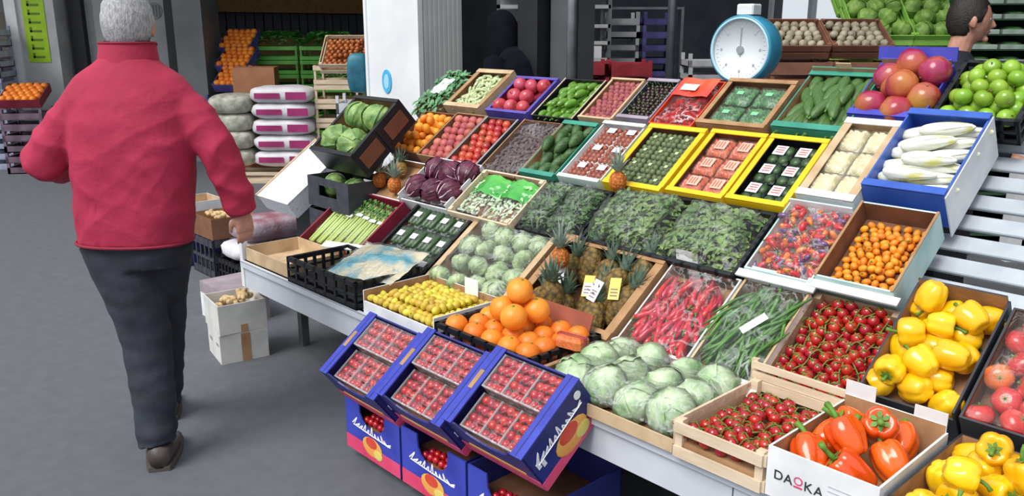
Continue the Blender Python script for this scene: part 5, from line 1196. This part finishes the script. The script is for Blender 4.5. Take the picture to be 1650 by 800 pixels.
bm = carton('pink_carton', 'flat pale pink and white carton behind the ginger cartons', S @ T(-.62, .24, .0), .32, .26, .20, mat('greyish_pink_board', '8f8087', 'a79aa0', 8, .7), offwhite, cat='box')
part('top_panel', MB().box(-.16, .16, -.13, .13, .20, .205), mat('greyish_pink_board', '8f8087'), bm)
part('white_side_print', MB().box(-.155, -.04, -.1322, -.1302, .0, .14), white, bm); part('green_band', MB().box(-.155, .155, -.1315, -.1302, .0, .03), mat('green_band', '3f7a45', None), bm)

# ---- sacks, boxes and bags heaped left of the stall
def sack(name, label, M, w, l, h, m, group=None, bands=(), bm_=None, cat='sack', seed=0):
    def fn(t, p):
        sx = math.copysign(abs(sin(p)*cos(t))**.5, cos(t)); sy = math.copysign(abs(sin(p)*sin(t))**.5, sin(t)); sz = math.copysign(abs(cos(p))**.7, cos(p))
        n = 1+.06*nz.noise(V((sx*2+seed, sy*2, sz*2)))
        return (sx*w/2*n, sy*l/2*n, h/2+sz*h/2*n)
    b = thing(name, label, cat, M, group, MB().blob(fn, 28, 12).mesh(name, m))
    for (x0, x1, z0, z1) in bands:
        part('printed_band', MB().grid(lambda u, v: (x0+(x1-x0)*u, -l/2-.006, z0+(z1-z0)*v), 4, 2), bm_, b, True)
    return b
sackw = mat('sack_white', 'c9c6cc', 'dddbe0', 6, .5, .15, 30, rv=.06); magenta = mat('magenta_print', '8c1f5a', 'a83070', 6, .5)
SK = T(-2.47, 9.2, 0)
plt = wood_crate('pallet', 'low wooden pallet under the tall pile of white sacks', T(-2.55, 9.2, 0), 1.2, .8, .12, wood, 'pallet', n=2, gap=.4)
ordn = ['lowest', 'second', 'third', 'fourth', 'topmost']
for k in range(5):
    sack('white_sack', ordn[k]+' white sack with magenta print in the tall pile', SK @ T(.01*(k % 2), 0, .135+.17*k), .68, .5, .185, sackw, 'white sacks with magenta print', ((-.25, .02, .06, .12), (.08, .30, .05, .13)), magenta, seed=k)
for k in range(4):
    sack('net_sack', ordn[k]+' pale net sack of onions left of the white sacks', SK @ T(-.55, -.02*(k % 2), .135+.19*k), .46, .5, .21, mat('net_sack_cloth', '8f9384', 'c9c4b8', 14, .6, .3, 40, rv=.15), 'pale net sacks', seed=k+9)
LB = S
b_ = carton('brown_carton', 'brown open carton on grey crate left of stall', S @ T(-1.56, .62, .26), .32, .30, .14, dkbrown, brown, cat='box', floor=.05)
for i in range(6): put(ginger[i % 3], 'pale_root', 'pale root lying in the brown carton left of stall', 'root', S @ T(-1.66+.038*i, .58+.05*(i % 2), .385) @ tilt(.4), 'pale roots in the brown carton')
plastic_crate('grey_crate', 'grey plastic crate under the brown carton left of stall', S @ T(-1.56, .62, .0), .34, .32, .255, dgrey, floor=.1, bars=5)
carton('navy_carton', 'navy and white carton standing left of the grey crate', S @ T(-1.96, .60, 0), .28, .30, .30, navy, navy, cat='box')
carton('white_topped_box', 'white box resting on the navy carton behind the man', S @ T(-1.96, .60, .302), .28, .30, .14, white, tan, cat='box')
plastic_crate('base_crate', 'black plastic crate carrying the sacks left of stall', S @ T(-1.18, .74, .0), .34, .54, .16, black, floor=.1)
gs = sack('printed_sack', 'flat white sack with green edge and dark lettering', S @ T(-1.18, .74, .16) @ R('Z', 90), .56, .34, .13, sackw, None, seed=3)
part('green_edge', MB().grid(lambda u, v: (-.24+.48*u, -.172-.008*sin(pi*u), .022+.026*v), 10, 2), mat('sack_green', '4f9a4a', '66ad5c', 6, .5), gs, True)
for k in range(9): part('letter_stroke', MB().box(-.11+.022*k, -.097+.022*k, -.181, -.178, .070, .085+.004*(k % 3)), ink, gs)
sack('red_net_sack', 'grey and red net sack lying on the printed sack', S @ T(-1.16, .76, .285) @ R('Z', 90), .50, .32, .15, mat('red_net', '8a5660', 'a89aa4', 9, .6, .4, 60), None, seed=5)
carton('black_box', 'tall black box carrying the sloping white box left of stall', S @ T(-.46, .80, .0), .22, .34, .60, black, black, cat='box')
# ================================================================== DIAL SCALE BEHIND THE TOP ROW
ct = thing('back_counter', 'dark counter behind the top row carrying the dial scale', 'counter', S @ T(1.6, 1.95, 0))
part('worktop', MB().box(-.9, 1.0, -.2, .25, 1.16, 1.20), steel, ct); part('cabinet_body', MB().box(-.85, .95, -.14, .22, 0, 1.16), mat('counter_body', '26282b', '303236', 5, .6), ct)
sblue = mat('scale_blue', '2f7f9e', '3f93b2', 5, .35, coat=.3); sdark = mat('scale_dark_blue', '16475f', '1d5672', 5, .4)
SCM = S @ T(1.585, 1.80, 1.20) @ R('Z', 4)
scl = thing('dial_scale', 'round blue shop scale with large white dial', 'scale', SCM)
part('base', MB().rings([((0, .05, 0), .12, .10), ((0, .05, .05), .11, .09), ((0, .05, .14), .06, .06), ((0, .05, .18), .05, .05)], 20), sblue, scl, True)
cz = .302
def ringprof(pr, seg=48):
    mb = MB(); n = len(pr); v = [(r*cos(2*pi*k/seg), y, cz+r*sin(2*pi*k/seg)) for r, y in pr for k in range(seg)]
    f = [(i*seg+k, (i+1)*seg+k, (i+1)*seg+(k+1) % seg, i*seg+(k+1) % seg) for i in range(n-1) for k in range(seg)]
    return mb.add(v, f)
part('housing', ringprof([(.135, -.012), (.150, -.02), (.157, -.01), (.157, .08), (.15, .11), (.10, .13), (.001, .132)]), sblue, scl, True)
part('bezel', ringprof([(.136, -.012), (.139, -.022), (.146, -.022), (.148, -.015)]), mat('bezel_pale', 'a9cfe0', 'c2dfea', 5, .3), scl, True)
dial = part('dial', ringprof([(.001, -.006), (.136, -.006), (.137, -.012)]), mat('dial_white', 'e4ecf0', 'eef3f6', 4, .4), scl, True)
tk_ = mat('dial_ink', 'a9b4bc', None)
for k in range(40):
    a = 2*pi*k/40; ln = .016 if k % 5 == 0 else .007
    part('tick', MB().box(-.001, .001, -.0075, -.006, .125-ln, .125), tk_, dial, False, T(0, 0, cz) @ R('Y', 9*k))
for k in range(8): part('numeral', MB().box(-.005, .005, -.0075, -.0062, -.006, .006).box(-.002, .002, -.008, -.0062, -.003, .003), tk_, dial, False, T(.098*sin(k*pi/4), 0, cz+.098*cos(k*pi/4)))
part('pointer', MB().box(-.0022, .0022, -.011, -.009, -.03, .10), mat('pointer_grey', '9aa3a8', None), scl, False, T(0, 0, cz))
part('hub', MB().tube([(0, -.006, cz), (0, -.014, cz)], .018, 18), mat('hub_grey', 'a8b0b4', None, metal=.4), scl)
part('dial_glass', ringprof([(.001, -.017), (.138, -.016)]), film_mat('glass', 'ffffff', .0, .25, 3, 0, 0), scl, True)
part('pan_post', MB().tube([(0, .05, cz+.15), (0, .05, cz+.19)], .022, 14), sblue, scl, True)
part('top_cap', MB().rbox(-.042, .042, .008, .092, cz+.158, cz+.205, .006), mat('cap_white', 'd9dbda', 'e5e6e5', 5), scl)

# ================================================================== THE HALL BEHIND
def post(name, label, M, r, h, m):
    p = thing(name, label, 'post', M); part('shaft', MB().tube([(0, 0, 0), (0, 0, h)], r, 16), m, p, True); part('foot_plate', MB().box(-r*2, r*2, -r*2, r*2, 0, .01), m, p); return p
post('steel_post', 'round steel post right of the bending person', T(.37, 5.35, 0), .032, 3.3, steel)
post('steel_post', 'round steel post left of the dial scale', T(1.05, 5.7, 0), .03, 3.3, mat('dark_steel', '50545a', '60646a', 9, .4, metal=.5))
def tray_proto(nm, w, l, h, m, gap=.4):
    t = .012; z1 = h*(1-gap)
    return [(nm, MB().box(-w/2, w/2, -l/2, l/2, 0, .012).box(-w/2, w/2, -l/2, -l/2+t, 0, z1).box(-w/2, w/2, l/2-t, l/2, 0, z1).box(-w/2, -w/2+t, -l/2, l/2, 0, z1).box(w/2-t, w/2, -l/2, l/2, 0, z1).mesh(nm, m, False), None),
            ('corner_posts', MB().box(-w/2, -w/2+.03, -l/2, -l/2+.03, 0, h).box(w/2-.03, w/2, -l/2, -l/2+.03, 0, h).box(-w/2, -w/2+.03, l/2-.03, l/2, 0, h).box(w/2-.03, w/2, l/2-.03, l/2, 0, h).mesh('corner_posts', m, False), None)]
ORD = ['lowest', 'second', 'third', 'fourth', 'fifth', 'sixth', 'seventh', 'eighth', 'ninth', 'tenth', 'eleventh', 'twelfth', 'thirteenth', 'fourteenth', 'fifteenth', 'sixteenth']
def stack(M, n, w, l, h, m, nm, what, group, gap=.4, z0=0, zrot=1.5):
    pr = tray_proto(nm, w, l, h, m, gap)
    for k in range(n): put(pr, nm, '%s %s' % (ORD[k], what), 'crate', M @ T(0, 0, z0+(h+.001)*k) @ R('Z', rnd.uniform(-zrot, zrot)), group)
    return z0+(h+.001)*n
lav = mat('lavender_crate', '8f98b8', 'b4bacd', 8, .5, rv=.1); mauve = mat('mauve_crate', '5f4a5c', '7c6878', 8, .5, rv=.15); vio = mat('violet_crate', '4a4480', '5f589a', 8, .5, rv=.15); paleg = mat('pale_grey_crate', 'c2c4ca', 'd6d8dc', 8, .5, rv=.1)
stack(T(-6.05, 9.9, 0) @ R('Z', 12), 14, .40, .5, .115, lav, 'lavender_crate', 'crate up in the lavender stack at far left', 'lavender crates at far left')
stack(T(-6.42, 11.25, 0) @ R('Z', 12), 10, .36, .5, .15, mauve, 'mauve_crate', 'crate up in the mauve stack behind the far left pillar crates', 'mauve crates at far left')
zt = stack(T(-5.50, 9.6, 0) @ R('Z', 8), 6, .44, .42, .12, mauve, 'orange_stack_crate', 'crate up in stack below the far left oranges', 'crates below the far left oranges')
OM = T(-5.50, 9.6, zt+.09) @ R('Z', 8) @ R('X', 24)
carton('orange_tray', 'dark tray of oranges tilted on the far left stack', OM, .44, .40, .10, maroon, dkbrown, floor=.05, cat='crate')
fill(OM, .42, .38, .072, .05, [orange], 'orange', 'orange in the tilted tray at the far left', 'orange', 'oranges at the far left', tilt)
# between the pillars
G = T(-3.15, 10.9, 0)
ordt = ['lowest', 'middle', 'upper']
OB = R('Z', -15)
stack(T(-3.36, 10.3, 0) @ OB, 5, .48, .5, .165, vio, 'violet_crate', 'violet crate up in the stack below the tiered oranges', 'violet crates below tiered oranges')
for k in range(3):
    Mk = T(-3.30-.04*k, 10.25+.27*k, .97+.21*k) @ R('Z', -15) @ R('X', 38)
    carton('orange_tray', ordt[k]+' tilted violet tray of oranges between the pillars', Mk, .44, .36, .11, vio, maroon, floor=.05, cat='crate', group='tiered orange trays')
    fill(Mk, .42, .34, .074, .06, [orange], 'orange', 'orange in the %s of the three tiered trays' % ordt[k], 'orange', 'oranges in the %s tiered tray' % ordt[k], tilt)
cardb = carton('brown_carton', 'plain salmon brown carton above the white sacks', T(-2.95, 9.85, 0) @ R('Z', 8), .46, .42, 1.16, mat('salmon_board', 'a8714f', 'bb8260', 6, .75), brown, cat='box')
part('top_panel', MB().box(-.23, .23, -.21, .21, 1.16, 1.165), mat('salmon_board', 'a8714f'), cardb)
green_w = mat('green_crate', '4f9c38', '68b84c', 8, .5, rv=.12); leaf_bg = mat('bunch_leaf', '2f7a2c', '5aa848', 10, .6)
for j in range(2):
    zz = 0
    for k in range(8):
        wood_crate('green_crate', '%s green slatted crate of the %s stack behind the white sacks' % (ORD[k], ['left', 'right'][j]), T(-3.0+.66*j, 11.0, zz), .62, .5, .165, green_w, n=2, gap=.45, group='green slatted crates behind the sacks'); zz += .173
    lf = thing('leaf_bunch', 'heap of green leaves topping the %s green crate stack' % ['left', 'right'][j], 'leaves', T(-3.0+.66*j, 11.0, zz+.0))
    leaves_stuff(lf, .62, .5, -.02, .17, leaf_bg, 420, .04, 80+j)
M = T(-2.55, 10.3, 0)
zz = 0
for k in range(5): wood_crate('green_crate', '%s green slatted crate of the front stack behind the white sacks' % ORD[k], T(-2.02, 10.2, zz), .6, .45, .18, green_w, n=2, gap=.45, group='green slatted crates in front'); zz += .187
lf = thing('leaf_bunch', 'dark green leaf heap on the front green crate stack', 'leaves', T(-2.02, 10.2, zz)); leaves_stuff(lf, .58, .42, -.02, .14, m_herb, 320, .035, 90)
sackd = sack('teal_bag', 'teal blue bag hanging left of the white column', T(-1.58, 8.8, .95), .22, .2, .40, mat('teal_bag', '1f5f78', '2f8296', 6, .5), None, seed=4, cat='bag')
stack(T(-1.60, 8.85, 0), 5, .40, .4, .185, paleg, 'pale_crate', 'pale crate of the stack below the teal bag', 'pale crates below the teal bag')
zt = 0
for k in range(6): wood_crate('wooden_crate', '%s wooden crate of the stack left of white column' % ORD[k], T(-1.88, 9.3, zt), .46, .4, .195, wood, n=2, gap=.5, group='wooden crates left of white column'); zt += .203
ot = wood_crate('onion_crate', 'tilted wooden crate of small brown onions by the column', T(-1.78, 9.3, zt+.06) @ R('X', 35), .5, .5, .12, wood, n=2, gap=.3, floor=.05, inner=brown)
onion = [('onion', dimple(.028, -.15, .9).mesh('onion', mat('onion_skin', '8a4522', 'b86a34', 8, .35, rv=.3)), None)]
fill(T(-1.78, 9.3, zt+.06) @ R('X', 35), .46, .46, .056, .05, [onion], 'onion', 'small brown onion in the tilted crate by the column', 'onion', 'onions in the tilted crate', rot, heap=.6)
# right of the column
gsh = thing('metal_shelf', 'pale grey metal shelf behind the bending person', 'shelf', T(.42, 7.6, 0))
part('back_panel', MB().box(-.55, .42, .22, .24, 0, 2.1), mat('shelf_back', '7c8084', '8c9094', 4, .6), gsh)
for z in (.4, .9, 1.32, 1.46, 1.60, 1.76, 1.92): part('shelf_board', MB().box(-.55, .42, -.2, .22, z, z+.03), mat('shelf_grey', 'b0b4b6', 'c2c5c6', 4, .5), gsh)
for x in (-.55, -.06, .40): part('upright', MB().box(x, x+.03, -.2, -.17, 0, 2.1), steel, gsh)
for i in range(2): carton('white_parcel', ['left', 'right'][i]+' white parcel on the grey metal shelf', T(.20+.42*i, 7.55, 1.35), .30, .3, .10, white, white, cat='box')
stack(T(.22, 6.6, 0), 10, .5, .4, .115, paleg, 'pale_crate', 'pale crate of the stack behind the bending person', 'pale crates behind the bending person')
redm = mat('red_crate', '9a2632', 'b53844', 8, .5, rv=.15)
for j in range(2):
    stack(T(.60+.34*j, 6.9, 0), 11, .32, .4, .122, redm, 'red_crate', 'red crate of the %s low stack behind the steel post' % ['left', 'right'][j], 'red crates behind the steel post', gap=.2)
for j, (x, m, nm) in enumerate([(1.0, vio, 'violet'), (1.33, mat('navy_crate', '1c2448', '2a3258', 8, .5, rv=.15), 'navy')]):
    stack(T(x, 8.0, 0), 15, .30, .4, .115, [paleg, vio][j], 'banana_crate', 'crate of the %s rack stack behind the posts' % ['pale', 'violet'][j], '%s rack stack behind the posts' % ['pale', 'violet'][j], gap=.5)
rk = thing('wire_rack', 'grey steel rack frame around crate stacks behind', 'rack', T(1.16, 7.75, 0))
for x in (-.36, .36):
    for y in (0, .5): part('upright', MB().box(x-.012, x+.012, y-.012, y+.012, 0, 1.78), steel, rk)
for z in (.1, 1.76): part('cross_bar', MB().box(-.36, .36, -.01, .01, z, z+.02), steel, rk)
stack(T(1.66, 7.4, 0), 12, .34, .4, .115, paleg, 'pale_crate', 'pale crate of the stack just left of the dial scale', 'pale crates left of the dial scale', gap=.5)
stack(T(2.02, 7.4, 0), 12, .34, .4, .12, redm, 'red_crate', 'red crate of the stack hidden by the dial scale', 'red crates behind the dial scale', gap=.4)
# brown crates with pale garlic, right of the scale
bwn = mat('brown_crate', '7a5040', '94654f', 8, .7, rv=.12)
garlic = [('garlic_bulb', dimple(.03, -.3, .85, lobes=7, la=.05).mesh('garlic_bulb', mat('garlic_skin', '8f8672', 'b3a992', 14, .6, rv=.15)), None)]
for j in range(2):
    bx_, by_ = 1.93+.43*j, 5.9+.02*j; zz = 0
    for k in range(7): wood_crate('brown_crate', '%s brown crate of the %s stack right of the dial scale' % (ORD[k], ['left', 'right'][j]), T(bx_, by_, zz), .40, .4, .19, bwn, n=2, gap=.15, group='brown crates right of the dial scale'); zz += .198
    for k in range(1, 2):
        Mk = T(bx_, by_+.05, zz+.10) @ R('X', 30)
        wood_crate('garlic_crate', '%s tilted brown crate of garlic on the %s stack' % (['front', 'rear'][k], ['left', 'right'][j]), Mk, .40, .34, .10, bwn, n=2, gap=.15, floor=.05, inner=dkbrown, group='tilted garlic crates')
        fill(Mk, .36, .30, .06, .05, [garlic], 'garlic_bulb', 'garlic bulb in the %s tilted brown crate' % ['left', 'right'][j], 'garlic', 'garlic bulbs right of the scale', rot)
# green crates with salad heads, then the tray shelf
gc = mat('lime_crate', '86c24a', 'a4d868', 8, .5, rv=.1)
heads = leafhead(.07, .8, '628f3a', '9cc060', 'salad_lettuce', 31, leaves=3)
for j in range(2):
    bx_, by_ = 2.62+.42*j, 6.3; zz = 0
    for k in range(8): wood_crate('lime_crate', '%s lime green crate of the %s stack beside the navy jacket' % (ORD[k], ['left', 'right'][j]), T(bx_, by_, zz), .41, .42, .185, gc, n=2, gap=.4, group='lime green crates behind the stall'); zz += .193
    for k in range(2):
        Mk = T(bx_, by_-.02+.32*k, zz+.06+.20*k) @ R('X', 40)
        wood_crate('salad_crate', '%s tilted lime crate of salads on the %s stack' % (['front', 'rear'][k], ['left', 'right'][j]), Mk, .41, .40, .10, gc, n=2, gap=.3, floor=.03, group='tilted salad crates')
        sl = slots(.40, .38, .125, .1); rk = ranks(sl, .125)
        for i, (x, y, d_) in enumerate(sl): put(heads, 'salad_lettuce', 'salad lettuce in the %s %s lime crate, %s' % (['left', 'right'][j], ['front', 'rear'][k], rk[i]), 'salad', Mk @ T(x, y, .08) @ rot(), 'salad heads behind the stall')
sf = thing('tray_shelf', 'tall dark green shelf of thin trays beside the white post', 'shelf', T(3.45, 6.05, 0) @ R('Z', -8))
for x in (-.32, .32): part('side_panel', MB().box(x-.01, x+.01, -.2, .2, 0, 2.1), mat('shelf_green', '24402c', '30523a', 8, .6), sf)
for k in range(20): part('shelf_board', MB().box(-.31, .31, -.2, .2, .1*k+.05, .1*k+.06), mat('shelf_green', '24402c'), sf)
part('back_sheet', MB().box(-.31, .31, .19, .2, 0, 2.1), mat('shelf_green', '24402c'), sf)
tp = [('seed_tray', MB().rbox(-.09, .09, -.1, .1, 0, .03, .004).mesh('seed_tray', mat('tray_pale', '8fa396', 'b4c4b8', 9, .5, rv=.2), False), None), ('greens', MB().ball(.08, .09, .022, 10, 6).mesh('greens', mat('greens', '3d6a38', '5c8a50', 20, .6)), T(0, 0, .03))]
for k in range(8, 19):
    for i in range(3): put(tp, 'herb_tray', 'pale herb tray on the dark green shelf, level %s, place %s' % (ORD[k-8], ORD[i]), 'tray', sf.matrix_world @ T(-.2+.2*i, -.09, .1*k+.0605), 'herb trays on the dark green shelf')
struct('trim_7', MB().box(-.05, .05, -.05, .05, 0, 3.3), whitepaint, T(3.53, 5.75, 0))
